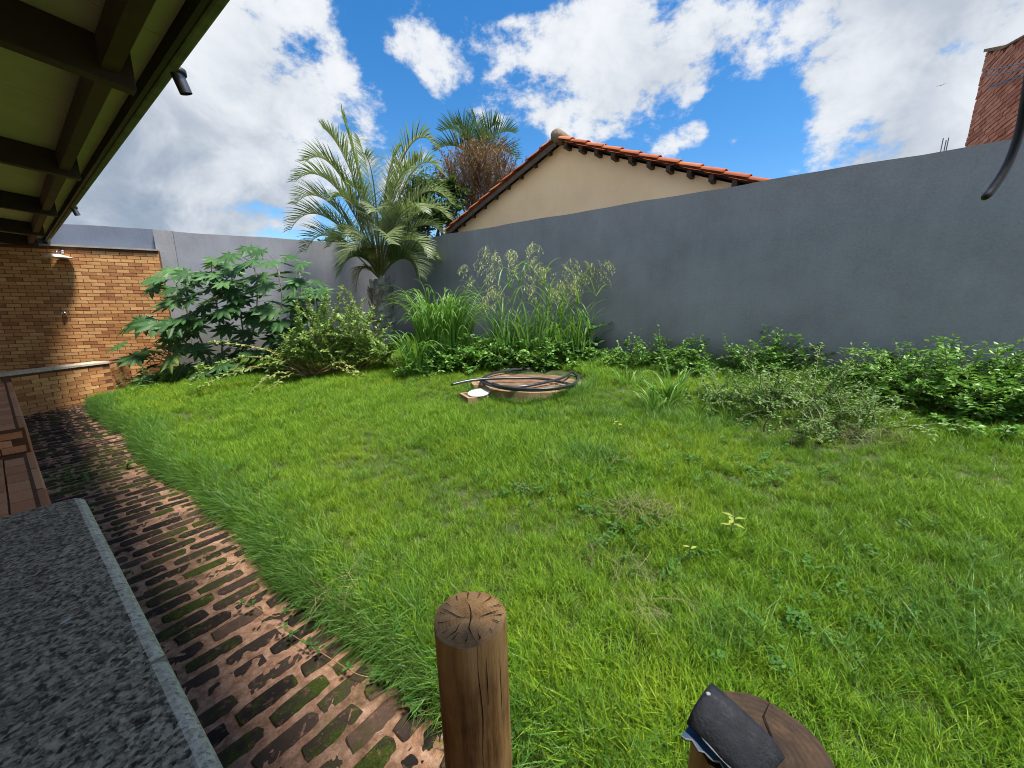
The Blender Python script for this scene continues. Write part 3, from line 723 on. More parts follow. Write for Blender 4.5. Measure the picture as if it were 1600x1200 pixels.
c2 = [tp_(2.8, .9), tp_(2.9, .6), tp_(3.3, .3), tp_(4, .1)]; c3 = [tp_(.2, .85), tp_(.1, .55), tp_(-.2, .3)]
c4 = [tp_(-2.2, .9), tp_(-2.1, .6), tp_(-2.3, .35)]; c5 = [tp_(-.6, .9), tp_(-.8, .6)]
log_post('log_post', 'round brown log post with a cracked sawn top standing alone beside the path', (-.083, .640, .853), r, -1.0, M['endgrain'], (0, R(-1.6), 0), M['endgrain'], [c1, side1, side2, side3, c2, c3, c4]+[[tp_(a+random.gauss(0, .1), .97-.02*k, .0012), tp_(a, .86, .0012), tp_(a+.05, .97-random.uniform(.2, .45), .0013)] for k, a in enumerate(np.linspace(0, 6, 15))])
r = .088
log_post('log_post', 'wider dark-topped log post carrying a black folded strip', (.348, .415, .845), r, -.95, None, (0, 0, 0), M['endgrain_dark'], [[tp_(.9, .95), tp_(1.0, .6), tp_(.6, .3), tp_(.3, .12)], [tp_(2.6, .8), tp_(2.2, .4)]])

# black folded strip on the wider post
def strip():
    pl = lambda px, py, z: (lambda rr: Vector((rr.x*(z-CZ)/rr.z, rr.y*(z-CZ)/rr.z, z)))(cray(px, py))
    A, B, C_, D_ = pl(1112, 1066, .893), pl(1228, 1174, .866), pl(1178, 1222, .862), pl(1074, 1120, .884)
    loc = (A+B+C_+D_)/4; o = thing('felt_strip', 'black folded roofing-felt strip with torn white edges and blue lining on the wider post', 'felt strip', loc)
    q = MB(); nu, nv = 12, 8; top = []
    def P(u, v):
        p = (A*(1-u)+B*u)*(1-v)+(D_*(1-u)+C_*u)*v
        return p-loc+Vector((0, 0, .004*math.sin(u*5+1)*(v)+.0025*math.sin(v*4+u*3)-.011*max(0, v-.75)*4*(1-.4*u)-.010*max(0, u-.86)*7))
    for j in range(nv+1):
        for i in range(nu+1): q.v.append(P(i/nu, j/nv))
    for j in range(nv+1):
        for i in range(nu+1): q.v.append(P(i/nu, j/nv)-Vector((0, 0, .0028)))
    k = nu+1; m = (nu+1)*(nv+1)
    for j in range(nv):
        for i in range(nu):
            a = j*k+i; q.f.append((a, a+1, a+k+1, a+k)); q.f.append((m+a, m+a+k, m+a+k+1, m+a+1))
    for i in range(nu): q.f += [(i, m+i, m+i+1, i+1), (nv*k+i, nv*k+i+1, m+nv*k+i+1, m+nv*k+i)]
    for j in range(nv): q.f += [(j*k, (j+1)*k, m+(j+1)*k, m+j*k), (j*k+nu, m+j*k+nu, m+(j+1)*k+nu, (j+1)*k+nu)]
    q.t = [0]*len(q.f); q.m = [0]*len(q.f); q.build('felt_top', M['felt'], o, True)
    # underside flap folded back: blue lining, ragged edge
    q = MB(); e = []
    for i in range(15):
        u = i/14; base = P(u*.92, 1.0)-Vector((0, 0, .006)); back = (A-D_).normalized()
        rag = .012*max(0, 1-u*1.7)+.0022*math.sin(i*2.1)+.0016*math.sin(i*5.3)
        e.append((base-back*rag+Vector((0, 0, -.007)), base+back*.035+Vector((0, 0, -.007))))
    for a, b in e: q.v += [a, b, a-Vector((0, 0, .003)), b-Vector((0, 0, .003))]
    for i in range(14): q.f += [(4*i, 4*i+1, 4*i+5, 4*i+4), (4*i+2, 4*i+6, 4*i+7, 4*i+3), (4*i, 4*i+4, 4*i+6, 4*i+2)]; 
    q.t = [0]*len(q.f); q.m = [0, 1, 1]*14; q.build('under_flap', [M['blue'], M['felt']], o)
    q = MB(); q.tube([a+Vector((0, 0, .0005)) for a, b in e], [.0007+.0006*abs(math.sin(i*1.3)) for i in range(15)], 5); q.build('torn_edge', M['torn'], o)
    q = MB(); q.tube([P(u, 1.0)-Vector((0, 0, .001)) for u in np.linspace(.25, 1., 10)], [.0006+.0007*abs(math.sin(i*2.3)) for i in range(10)], 5); q.build('torn_edge', M['torn'], o)
    q = MB(); p = P(.06, .32)
    ring = [(math.cos(a)*.0045*random.uniform(.5, 1.2), math.sin(a)*.003*random.uniform(.5, 1.2), .0016) for a in np.linspace(0, 2*PI, 9)[:-1]]
    q.add([Vector(v)+p for v in ring]+[Vector((v[0], v[1], -.001))+p for v in ring], [tuple(range(8))]+[(i, 8+i, 8+(i+1) % 8, (i+1) % 8) for i in range(8)]); q.build('fleck', M['torn'], o)
strip()

# ------------------------------------------------------------------ septic lid, pipe coil, inspection box
LC = Vector((.21, 4.87, 0))
for _ in range(8):                                            # centre of the lid, 4 cm proud of the turf
    LC.z = lawn_z(LC.x, LC.y)+.045; r_ = cray(832, 592); LC = Vector((0, 0, CZ))+r_*((LC.z-CZ)/r_.z)
lid = thing('tank_lid', 'round brown concrete tank lid lying in the grass under the coiled pipe', 'tank lid', LC)
def disc(name, mat, r, z0, z1, seg=56, wv=.012, c=(0, 0), par=lid, inner=0.):
    q = MB(); rr = [r*(1+wv*math.sin(k*.9)+wv*.7*math.sin(k*2.3+1)) for k in range(seg)]
    for (f, z) in ((1.0, z0), (1.0, z1-.012), (.985, z1), (inner if inner else .5, z1+.002)):
        for k in range(seg): a = 2*PI*k/seg; q.v.append((c[0]+rr[k]*f*math.cos(a), c[1]+rr[k]*f*math.sin(a), z))
    for i in range(3):
        for k in range(seg): q.f.append((i*seg+k, i*seg+(k+1) % seg, (i+1)*seg+(k+1) % seg, (i+1)*seg+k))
    if not inner: q.f.append(tuple(3*seg+k for k in range(seg)))
    q.t = [0]*len(q.f); q.m = [0]*len(q.f); return q.build(name, mat, par)
disc('cover', M['lid'], .715, -.10, .0)
disc('rim', M['lidrim'], .76, -.2, -.022, wv=.006, inner=.90)
q = MB()
for k in range(14): 
    a0, a1 = 2.55+k*.07, 2.55+(k+1)*.07
    ri, ro = .765, .83
    z0, z1 = -.16, -.03
    vs = []
    for a in (a0, a1-.004):
        for rr_ in (ri, ro):
            for z in (z0, z1): vs.append((rr_*math.cos(a), rr_*math.sin(a), z))
    q.add(vs, [(0, 1, 3, 2), (4, 6, 7, 5), (0, 4, 5, 1), (2, 3, 7, 6), (1, 5, 7, 3), (0, 2, 6, 4)])
q.build('broken_collar', M['lidrim'], lid)
pipe = thing('pipe_coil', 'coil of black polythene water pipe lying loosely on the round concrete lid', 'pipe coil', LC)
LT = .024                                                     # the lid lies slightly tipped
lid.rotation_euler = (-LT, 0, 0)
def onlid(px, py, z):                                          # on the lid, z above its top
    r_ = cray(px, py); k = (LC.z+z+LT*LC.y-CZ)/(r_.z+LT*r_.y); return r_*k+Vector((0, 0, CZ))-LC
def coil(pts, zs, r_=.0165):
    P_ = [onlid(a, b, z) for (a, b), z in zip(pts, zs)]
    q = MB(); q.tube(smooth_curve(P_, 8), r_, 8); return q.build('pipe', M['hose'], pipe, True)
Z = .016
coil([(705, 601), (740, 594), (790, 591), (850, 592), (898, 602)], [.02, .05, .06, .05, .035], .0175)
coil([(897, 601), (880, 606), (840, 610), (795, 608), (762, 601), (752, 593), (772, 583), (815, 577), (862, 575), (900, 579), (906, 583)], [Z, Z, Z, Z, Z, Z+.01, Z+.03, Z+.03, Z+.03, Z+.02, Z])
coil([(908, 581), (880, 575), (840, 574), (795, 578), (763, 586), (758, 595), (780, 603), (815, 604), (850, 598), (880, 590), (893, 581)], [.05, .05, .045, .05, .04, .035, .03, .03, .045, .06, .075])
coil([(893, 580), (903, 589), (897, 599), (870, 606), (830, 608), (790, 605), (770, 599)], [.075, .03, .05, .05, .045, .04, .05])
q = MB(); e = onlid(909, 580.5, .05); q.tube([e, e+Vector((.03, -.005, -.002))], .018, 10); q.build('end_fitting', M['hose_end'], pipe, True)
BX = Vector((-.46, 4.62, 0)); BX.z = lawn_z(BX.x, BX.y)-.025
box = thing('inspection_box', 'small square brown concrete inspection box left of the round lid', 'drain box', BX, R(28))
q = MB()
for (cx, cy, dx, dy) in ((-.13, 0, .04, .3), (.13, 0, .04, .3), (0, -.13, .22, .04), (0, .13, .22, .04)): q.box((cx, cy, .0), (dx, dy, .16))
q.build('frame', M['lidrim'], box); q = MB(); q.box((0, 0, .02), (.218, .218, .02)); q.build('floor', M['earth'], box)
cov = thing('drain_cover', 'round white cover lying tilted on the small concrete box', 'cover', BX+Vector((.05, -.01, .10)))
q = MB()
for (f, z) in ((.0, -.004), (.135, -.006), (.14, 0), (.135, .008), (.12, .010), (.0, .012)):
    for k in range(28): q.v.append((f*math.cos(2*PI*k/28), f*math.sin(2*PI*k/28), z))
for i in range(5):
    for k in range(28): q.f.append((i*28+k, i*28+(k+1) % 28, (i+1)*28+(k+1) % 28, (i+1)*28+k))
q.t = [0]*len(q.f); q.m = [0]*len(q.f); o = q.build('disc', M['white'], cov, True); cov.rotation_euler = (R(7), R(-4), 0)

# ------------------------------------------------------------------ beige gable house beyond the wall
GO = CORN+WNB*1.0                                              # gable frame: x along WD, y outward
gh = thing('gabled_house', 'beige gabled house with an orange clay tile roof beyond the grey wall', 'house', GO, WANG)
AP, EL, ER, ZA, ZL, ZR = 4.47, 1.07, 8.15, 4.50, 3.13, 3.02
sl, sr = (ZA-ZL)/(AP-EL), (ZA-ZR)/(ER-AP)
q = MB(); x0, x1 = EL+.42, ER-.42
q.add([(x0, .18, 0), (x1, .18, 0), (x1, .18, ZA-sr*(x1-AP)-.05), (AP, .18, ZA-.05), (x0, .18, ZA-sl*(AP-x0)-.05),
       (x0, 8, 0), (x1, 8, 0), (x1, 8, ZA-sr*(x1-AP)-.05), (AP, 8, ZA-.05), (x0, 8, ZA-sl*(AP-x0)-.05)],
      [(0, 1, 2, 3, 4), (9, 8, 7, 6, 5), (0, 5, 6, 1), (1, 6, 7, 2), (4, 9, 5, 0)]); q.build('gable_wall', M['gable'], gh)
rf = MB()
for (xa, za, xb, zb) in ((EL, ZL, AP, ZA), (AP, ZA, ER, ZR)):
    rf.add([(xa, .12, za-.015), (xb, .12, zb-.015), (xb, 8.2, zb-.015), (xa, 8.2, za-.015), (xa, .12, za+.012), (xb, .12, zb+.012), (xb, 8.2, zb+.012), (xa, 8.2, za+.012)],
           [(0, 3, 2, 1), (4, 5, 6, 7), (0, 1, 5, 4), (1, 2, 6, 5), (2, 3, 7, 6), (3, 0, 4, 7)])
rfo = rf.build('roof', M['timber'], gh)
def tile_mesh(ln):
    q = MB(); seg = 8; n = 5
    for i in range(n):
        f = i/(n-1); r_ = .105-.02*f
        for k in range(seg+1): a = PI*k/seg; q.v.append((f*ln, r_*math.cos(a), r_*.62*math.sin(a)+.0))
        for k in range(seg+1): a = PI*k/seg; q.v.append((f*ln, (r_-.014)*math.cos(a), (r_-.014)*.62*math.sin(a)-.001))
    k2 = 2*(seg+1)
    for i in range(n-1):
        for k in range(seg):
            q.f.append((i*k2+k, i*k2+k+1, (i+1)*k2+k+1, (i+1)*k2+k)); q.f.append((i*k2+seg+1+k, (i+1)*k2+seg+1+k, (i+1)*k2+seg+2+k, i*k2+seg+2+k))
    for k in range(seg): q.f.append((k, seg+1+k, seg+2+k, k+1))
    q.t = [0]*len(q.f); q.m = [0]*len(q.f); return q.mesh('roof_tile', M['rooftile'], True)
tm = tile_mesh(.40)
for side in (0, 1):
    L_ = math.hypot(AP-EL, ZA-ZL) if side == 0 else math.hypot(ER-AP, ZA-ZR); nT = 11 if side else 10; stp = (L_-.04)/nT
    for c in range(4):
        for i in range(nT+0):
            d = L_-.02-i*stp                                   # measured down from the ridge; tile mesh runs uphill
            if side == 0: x, z = AP-(AP-EL)*d/L_, ZA-(ZA-ZL)*d/L_; ry = -math.atan(sl); rz_ = 0
            else: x, z = AP+(ER-AP)*d/L_, ZA-(ZA-ZR)*d/L_; ry = -math.atan(sr); rz_ = PI
            o = link('roof_tile', tm, gh, (x, .045+c*.215, z+.034+random.uniform(-.004, .004)))
            o.rotation_euler = Euler((0, ry+.045, rz_+random.gauss(0, .012)), 'XYZ'); o.scale = (stp/.36, 1, 1)
q = MB()                                                       # ridge roll ending in a lump of cement
q.tube([Vector((AP, -.06, ZA+.06)), Vector((AP, .0, ZA+.065)), Vector((AP, .5, ZA+.065)), Vector((AP, 8, ZA+.065))], [.085, .125, .115, .115], 9); q.build('ridge', M['ridge'], gh, True)
q = MB()                                                       # left barge board
q.add([(EL, .0, ZL-.10), (AP, .0, ZA-.11), (AP, .0, ZA-.015), (EL, .0, ZL-.015), (EL, .03, ZL-.10), (AP, .03, ZA-.11), (AP, .03, ZA-.015), (EL, .03, ZL-.015)],
      [(0, 1, 2, 3), (7, 6, 5, 4), (0, 4, 5, 1), (3, 2, 6, 7), (1, 5, 6, 2), (0, 3, 7, 4)]); q.build('barge_board', pmat('weathered_board', [(.3, (.06, .05, .043)), (.7, (.14, .12, .10))], 6, .9, .4, stretch=(1, 1, 8)), gh)
for i in range(11):                                            # purlin ends under the right slope
    x = AP+.22+i*.325
    if x > ER-.35: break
    q = MB(); q.box((x, .12, ZA-sr*(x-AP)-.072), (.07, .28, .09), rot=None); bevel(q.build('purlin', M['timber'], gh), .006)
for i in range(9):
    x = EL+.3+i*.36; q = MB(); q.box((x, .14, ZA-sl*(AP-x)-.065), (.06, .22, .08)); q.build('purlin', M['timber'], gh)
q = MB()
for i in range(12): q.box((x1+.02+.2, .3+i*.6, ZA-sr*(x1+.2-AP)-.06), (.42, .06, .07), rot=Matrix.Rotation(math.atan(sr), 3, 'Y'))
q.build('rafter_tails', M['timber'], gh)

# ------------------------------------------------------------------ unplastered brick building on the far right, wires, rods, bird
E0 = Vector((8.55, 8.1, 0)); a_ = R(33); ED = Vector((-math.sin(a_), -math.cos(a_), 0)); EN = Vector((-ED.y, ED.x, 0))
if EN.dot(-E0) < 0: EN = -EN
def face_h(px, py):
    r_ = cray(px, py); k = E0.dot(EN)/(r_.x*EN.x+r_.y*EN.y); p = r_*k; return (p-E0).x*ED.x+(p-E0).y*ED.y, CZ+p.z
rb = thing('brick_building', 'unplastered red clay-block building rising over the wall at upper right', 'building', E0, math.atan2(ED.y, ED.x))
ys = 1. if Vector((-ED.y, ED.x, 0)).dot(EN) > 0 else -1.
k0, z0 = face_h(1545, 78); k1, z1 = face_h(1573, 73); k2, z2 = face_h(1600, 58); KE = 3.4
def top(k): return z0+(z1-z0)*(k-k0)/(k1-k0) if k < k1 else z1+(z2-z1)*(k-k1)/(k2-k1)
kb, zb_ = face_h(1494, 231)
q = MB(); hts = [(k0, top(k0)), (k1, top(k1)), (KE, top(KE))]
vs = [(k0, 0, 0), (KE, 0, 0)]+[(k, 0, z-.02) for k, z in reversed(hts)]
back = [(x, -4*ys, z) for x, y, z in vs]
q.add(vs+back, [tuple(range(5)), tuple(range(5, 10))[::-1]]+[(i, 5+i, 5+(i+1) % 5, (i+1) % 5) for i in range(5)]); q.build('core', M['mortar'], rb)
q = MB(); z = 1.9; row = 0
while z < max(z0, z1, z2, top(KE))+.1:
    x = k0+.0-(.11 if row % 2 else 0)
    while x < KE:
        a, b = max(x, k0), min(x+.213, KE)
        if b-a > .05 and z+.06 < min(top(a), top(b))+.03: q.box(((a+b)/2, .008*ys, z+.034), (b-a, .030+random.uniform(0, .022), .060), random.random(), jit=.005)
        x += .225
    z += .074; row += 1
tag(q.build('clay_blocks', M['rawbrick'], rb), kind='stuff')
q = MB(); kk = [k0-.03, k1, k1+.02, KE]
for a, b, th in ((k0-.005, k1+.01, .03), (k1+.012, KE, .008)):
    za, zb2 = top(a), top(b); q.add([(a, .06*ys, za-.02), (b, .06*ys, zb2-.02), (b, .06*ys, zb2+th), (a, .06*ys, za+th), (a, -.3*ys, za-.02), (b, -.3*ys, zb2-.02), (b, -.3*ys, zb2+th), (a, -.3*ys, za+th)],
      [(0, 1, 2, 3), (7, 6, 5, 4), (3, 2, 6, 7), (0, 4, 5, 1), (0, 3, 7, 4), (1, 5, 6, 2)])
q.build('coping', M['ridge'], rb)
for (p0, p1, lb) in (((1541, 109.5), (1606, 88), 'topmost thin power wire crossing the red brick building'), ((1539, 119), (1606, 97), 'second thin power wire below the topmost on the red brick building'),
                     ((1547, 135), (1606, 103), 'upper wire of the lower pair across the red brick building'), ((1543, 137.5), (1606, 107.5), 'lowest thin wire across the red brick building')):
    A, B = sight(*p0, 7.2), sight(*p1, 5.4); d = B-A; q = MB()
    pts = [A+d*f*1.6-Vector((0, 0, .1*f*(1.6-f))) for f in np.linspace(0, 1., 12)]
    q.tube(pts, .0075, 5); o = q.build('power_wire', M['black']); tag(o, lb, 'wire', 'wires in front of the brick building')
RP = sight(1479, 232, 5.9)
rbr = thing('rebar_column', 'three thin steel rods sticking up behind the grey wall beside the brick building', 'rebar', (RP.x, RP.y, 0))
for px, py in ((1474, 216), (1478.5, 219), (1482.5, 215)):
    A = sight(px, py, 5.9); q = MB(); q.tube([Vector((A.x-RP.x, 0, 2.6)), Vector((A.x-RP.x, 0, A.z))], .006, 5); q.build('rod', M['metal'], rbr)
q = MB(); q.box((0, 0, 1.35), (.16, .16, 2.6)); q.build('column', M['concrete_band'], rbr)
BP = sight(1470, 134, 48)
bird = MB(); bird.tube([Vector((-.12, 0, 0)), Vector((-.05, 0, .01)), Vector((.08, 0, .0)), Vector((.16, 0, -.01))], [.01, .035, .03, .004], 6)
bird.add([(-.03, 0, .02), (.06, 0, .02), (.10, .28, .10), (.02, .42, .06), (-.02, .25, .09)], [(0, 1, 2, 4), (4, 2, 3)]); bird.add([(-.03, 0, .02), (.06, 0, .02), (.10, -.28, .10), (.02, -.42, .06), (-.02, -.25, .09)], [(1, 0, 4, 2), (2, 4, 3)])
tag(bird.build('bird', M['black'], None, False, BP, .6), 'tiny dark bird gliding in front of the white cloud at right', 'bird')
# black cable end hanging into view on the right (from the porch roof that continues out of the picture)
q = MB(); pts = [sight(1640, -60, .95), sight(1618, 60, .95), sight(1604, 150, .95), sight(1594, 205, .95), sight(1576, 255, .95), sight(1553, 292, .95), sight(1537, 311, .95)]
c = smooth_curve(pts, 6); q.tube(c, [.0085]*(len(c)-3)+[.0083, .0075, .005], 8)
tag(q.build('hanging_cable', M['black'], None, True), 'thick black cable end curling down against the grey wall at far right', 'cable')

# ------------------------------------------------------------------ foliage helpers
def leaf(mb, p, d, up, ln, w, tint, mi=0, droop=.25):
    """pointed leaf, six vertices, folded on its midrib"""
    d = d.normalized(); s = d.cross(up); s = s.normalized() if s.length > 1e-5 else d.orthogonal().normalized(); u = s.cross(d)
    a, b, c = p, p+d*ln*.5-u*ln*droop*.15, p+d*ln-u*ln*droop*.6
    mb.add([a, b+s*w*.5+u*w*.12, b, b-s*w*.5+u*w*.12, c], [(0, 1, 2), (0, 2, 3), (1, 4, 2), (2, 4, 3)], tint, mi)
def leafy(mb, curve, n, ln, w, spread=.8, up=Vector((0, 0, 1)), start=.15, mi=0, rngt=None):
    N_ = len(curve)
    for i in range(n):
        f = start+(1-start)*i/max(1, n-1); x = f*(N_-1); j = min(int(x), N_-2); p = curve[j].lerp(curve[j+1], x-j); d = (curve[j+1]-curve[j]).normalized()
        s = d.cross(up); s = s.normalized() if s.length > 1e-5 else Vector((1, 0, 0))
        for sg in (-1, 1):
            dd = d*.45+s*sg*spread+Vector((0, 0, .25))+rv(.3)
            k = random.uniform(.7, 1.2); leaf(mb, p+rv(.004), dd, (up+rv(.35)).normalized(), ln*k, w*k, random.random() if rngt is None else random.uniform(*rngt), mi)
def cane_curve(p, d, ln, g, n=9, wig=.03):
    pts = [p]; d = d.normalized()
    for i in range(n):
        d = (d+Vector((0, 0, -g/n))+rv(wig)).normalized(); pts.append(pts[-1]+d*ln/n)
    return pts
def bushy(name, label, cat, loc, nc, ht, spread, leafm, stemm, ln, w, perc, group=None, g=.5, shape=None, rnd=(0, 1), zmin=None):
    """branching shrub: woody stems part and a leaf part"""
    o = thing(name, label, cat, loc, 0, group); st, lf = MB(), MB()
    for i in range(nc):
        a = random.uniform(0, 2*PI); e = random.uniform(*(.35, 1.4)); h = ht*random.uniform(.55, 1.05)
        d = Vector((math.cos(a)*math.cos(e)*spread[0], math.sin(a)*math.cos(e)*spread[1], math.sin(e)))
        b = Vector((random.gauss(0, .12)*spread[0], random.gauss(0, .12)*spread[1], -.03))
        if shape: d += Vector(shape)
        c = cane_curve(b, d, h, g, 7, .07); st.tube(c, [.006-.0045*k/7 for k in range(8)], 4, random.random(), cap=False)
        leafy(lf, c, perc, ln, w, rngt=rnd)
        for _ in range(3):
            j = random.randint(2, 6); c2 = cane_curve(c[j], (c[j+1]-c[j]).normalized()+rv(.6), h*random.uniform(.25, .45), g, 5, .1)
            st.tube(c2, [.003-.002*k/5 for k in range(6)], 3, random.random(), cap=False); leafy(lf, c2, max(3, perc//2), ln, w, rngt=rnd)
    sto = st.build('stems', stemm, o); sto['kind'] = 'stuff'; lfo = lf.build('foliage', leafm, o); lfo['kind'] = 'stuff'
    return o

# ------------------------------------------------------------------ palm in the corner
PY = 8.67
PB = on_lawn(597, 540); PB = Vector((sight(599, 500, PY).x, PY, lawn_z(-2.9, PY)))
palm = thing('palm_tree', 'feathery palm with arching grey-green fronds in the corner of the yard', 'palm', PB)
ZH = sight(597, 436, PY).z
q = MB(); c = [PB*0+Vector((.02*math.sin(z*2), 0, z)) for z in np.linspace(-.1, ZH-PB.z, 10)]
q.tube(c, [.27, .25, .235, .225, .22, .22, .225, .235, .22, .14], 16); q.build('trunk', M['trunk'], palm, True)
lb_ = MB()
q = MB(); q.add([(-.085, .0, 0), (.085, 0, 0), (.06, .03, .13), (.0, .075, .23), (-.06, .03, .13), (0, .045, .05)], [(0, 1, 5), (1, 2, 5), (2, 3, 5), (3, 4, 5), (4, 0, 5)])
lbm = q.mesh('leaf_base', M['trunk'])
for i in range(46):
    a = i*2.4; z = .15+(ZH-PB.z-.25)*i/46; rr_ = .222
    o = link('leaf_base', lbm, palm, (rr_*math.cos(a), rr_*math.sin(a), z), a-PI/2); s_ = random.uniform(.8, 1.15); o.scale = (s_, s_*1.1, s_)
q = MB()
for i in range(170):
    a = random.uniform(0, 2*PI); z = ZH-PB.z-random.uniform(.1, .5); p = Vector((.2*math.cos(a), .2*math.sin(a), z))
    c = cane_curve(p, Vector((math.cos(a), math.sin(a), .1)), random.uniform(.15, .4), 2.6, 5, .12); q.ribbon(c, .009, Vector((-math.sin(a), math.cos(a), 0)), random.random())
q.build('dry_fibre', M['fiber'], palm)
def frond(pxs, dys, lmax=.66, nl=56, mat='palm', up=None, name='frond', stand=.35, hang=.5, tipfrac=.35, par=None, origin=None, depth=None, w=.021, lab=None, f0=.16):
    par = par or palm; origin = PB if origin is None else origin; depth = depth or PY
    P_ = [sight(px, py, depth+dy)-origin for (px, py), dy in zip(pxs, dys)]
    c = bez(*P_, 26)
    q = MB(); q.tube(c, [.022-.018*i/25 for i in range(26)], 5, 0., 1, cap=False)
    for i in range(nl):
        f = f0+(1-f0)*i/(nl-1); x = f*25; j = min(int(x), 24); p = c[j].lerp(c[j+1], x-j); d = (c[j+1]-c[j]).normalized()
        u = Vector((0, 0, 1)); s = d.cross(u); s = s.normalized() if s.length > .15 else d.cross(Vector((0, 1, 0))).normalized(); u2 = s.cross(d)
        ll = lmax*(math.sin(PI*min(1, (.12+f*.86)))**.6)*random.uniform(.88, 1.08); ll = max(ll, lmax*tipfrac)
        for sg in (-1, 1):
            dd = (s*sg*.75+d*.75+u2*stand+rv(.07)).normalized()
            pts = [p]
            for k in range(4):
                pts.append(pts[-1]+dd*ll/4); dd = (dd+Vector((0, 0, -hang*random.uniform(.12, .4)))).normalized()
            sd = dd.cross(Vector((0, 0, 1))); sd = sd.normalized() if sd.length > .1 else s
            sd = (sd*.6+u2*.5*sg).normalized()
            q.ribbon(pts, [w*.7, w, w*.85, w*.5, .002], sd, random.random(), 0)
    o = q.build(name, [M[mat], M['rachis']], par); 
    if lab: o['label'] = lab
    return o
h0 = (594, 436)
FR = [  # three further control pixels of every frond, depth offset of its tip
 ([(578, 330), (552, 235), (534, 176)], .2), ([(572, 320), (540, 225), (505, 200)], -.3), ([(566, 330), (520, 215), (478, 252)], .0), ([(566, 340), (510, 235), (462, 283)], -.4),
 ([(560, 360), (500, 270), (463, 318)], .3), ([(560, 375), (490, 290), (455, 358)], -.1), ([(556, 400), (505, 330), (478, 392)], .5),
 ([(600, 300), (640, 170), (680, 228)], .1), ([(606, 330), (650, 210), (688, 268)], -.2), ([(612, 350), (660, 255), (705, 318)], .2), ([(612, 370), (660, 290), (700, 340)], -.4), ([(612, 385), (655, 320), (694, 368)], .3),
 ([(588, 320), (575, 250), (560, 215)], .9), ([(595, 320), (605, 250), (625, 230)], 1.0), ([(590, 330), (585, 260), (570, 240)], -.9), ([(598, 330), (620, 270), (640, 262)], -.8),
 ([(585, 350), (545, 290), (520, 310)], -1.0), ([(600, 350), (640, 300), (662, 330)], -1.1), ([(592, 360), (590, 310), (585, 330)], -1.4), ([(580, 380), (540, 340), (515, 385)], -.9), ([(606, 380), (650, 350), (668, 400)], -.8),
 ([(580, 400), (545, 380), (530, 430)], -.6), ([(612, 400), (645, 380), (655, 430)], -.4), ([(596, 380), (600, 345), (612, 380)], -1.5), ([(588, 385), (572, 350), (556, 390)], -1.3), ([(600, 390), (625, 345), (640, 380)], 1.1), ([(590, 390), (555, 345), (535, 375)], 1.1)]
FR += [([(612, 405), (640, 385), (652, 430)], -.3), ([(580, 395), (556, 365), (538, 408)], -1.1), ([(612, 400), (660, 375), (684, 405)], .0), ([(590, 350), (572, 300), (548, 290)], -.5), ([(598, 340), (628, 262), (655, 250)], .4)]
for pts, dy in FR:
    frond([h0]+pts, (0, dy*.35, dy*.8, dy), .60 if abs(dy) < .7 else .52, 50, stand=random.uniform(.3, .7), hang=random.uniform(.5, 1.0), f0=.27)
for pts, dy in (([(585, 400), (572, 372), (580, 402)], -.7), ([(580, 420), (560, 400), (556, 452)], -.5)):
    frond([h0]+pts, (0, dy*.4, dy*.8, dy), .34, 34, 'palm_yellow', hang=1.2, lab='yellowing frond hanging low at the front of the crown')

# ------------------------------------------------------------------ trees beyond the walls
def backpalm():
    Y = 15.; o = thing('palm_tree', 'distant dark green palm crown behind the dry brown tree', 'palm', sight(742, 330, Y)*1.0); org = o.location.copy(); o.location.z = 0; org = Vector((org.x, org.y, 0))
    q = MB(); T = sight(742, 262, Y)-org; q.tube([Vector((0, 0, 0)), Vector((T.x*.5, 0, T.z*.5)), T], [.2, .16, .14], 8); q.build('trunk', M['bark'], o, True)
    for pts, dy in (([(735, 225), (715, 190), (690, 205)], .3), ([(738, 225), (730, 190), (712, 196)], -.4), ([(745, 225), (748, 195), (742, 183)], .5), ([(750, 225), (765, 190), (778, 196)], -.3), ([(752, 230), (780, 195), (803, 208)], .2),
                    ([(735, 235), (705, 215), (682, 236)], -.5), ([(755, 235), (790, 225), (806, 248)], .5), ([(742, 230), (735, 205), (722, 215)], -1.), ([(748, 230), (760, 205), (770, 220)], -1.)):
        frond([(742, 262)]+pts, (0, dy*.4, dy*.8, dy), .8, 40, 'palm_far', stand=.6, hang=.4, par=o, origin=org, depth=Y, w=.032)
backpalm()
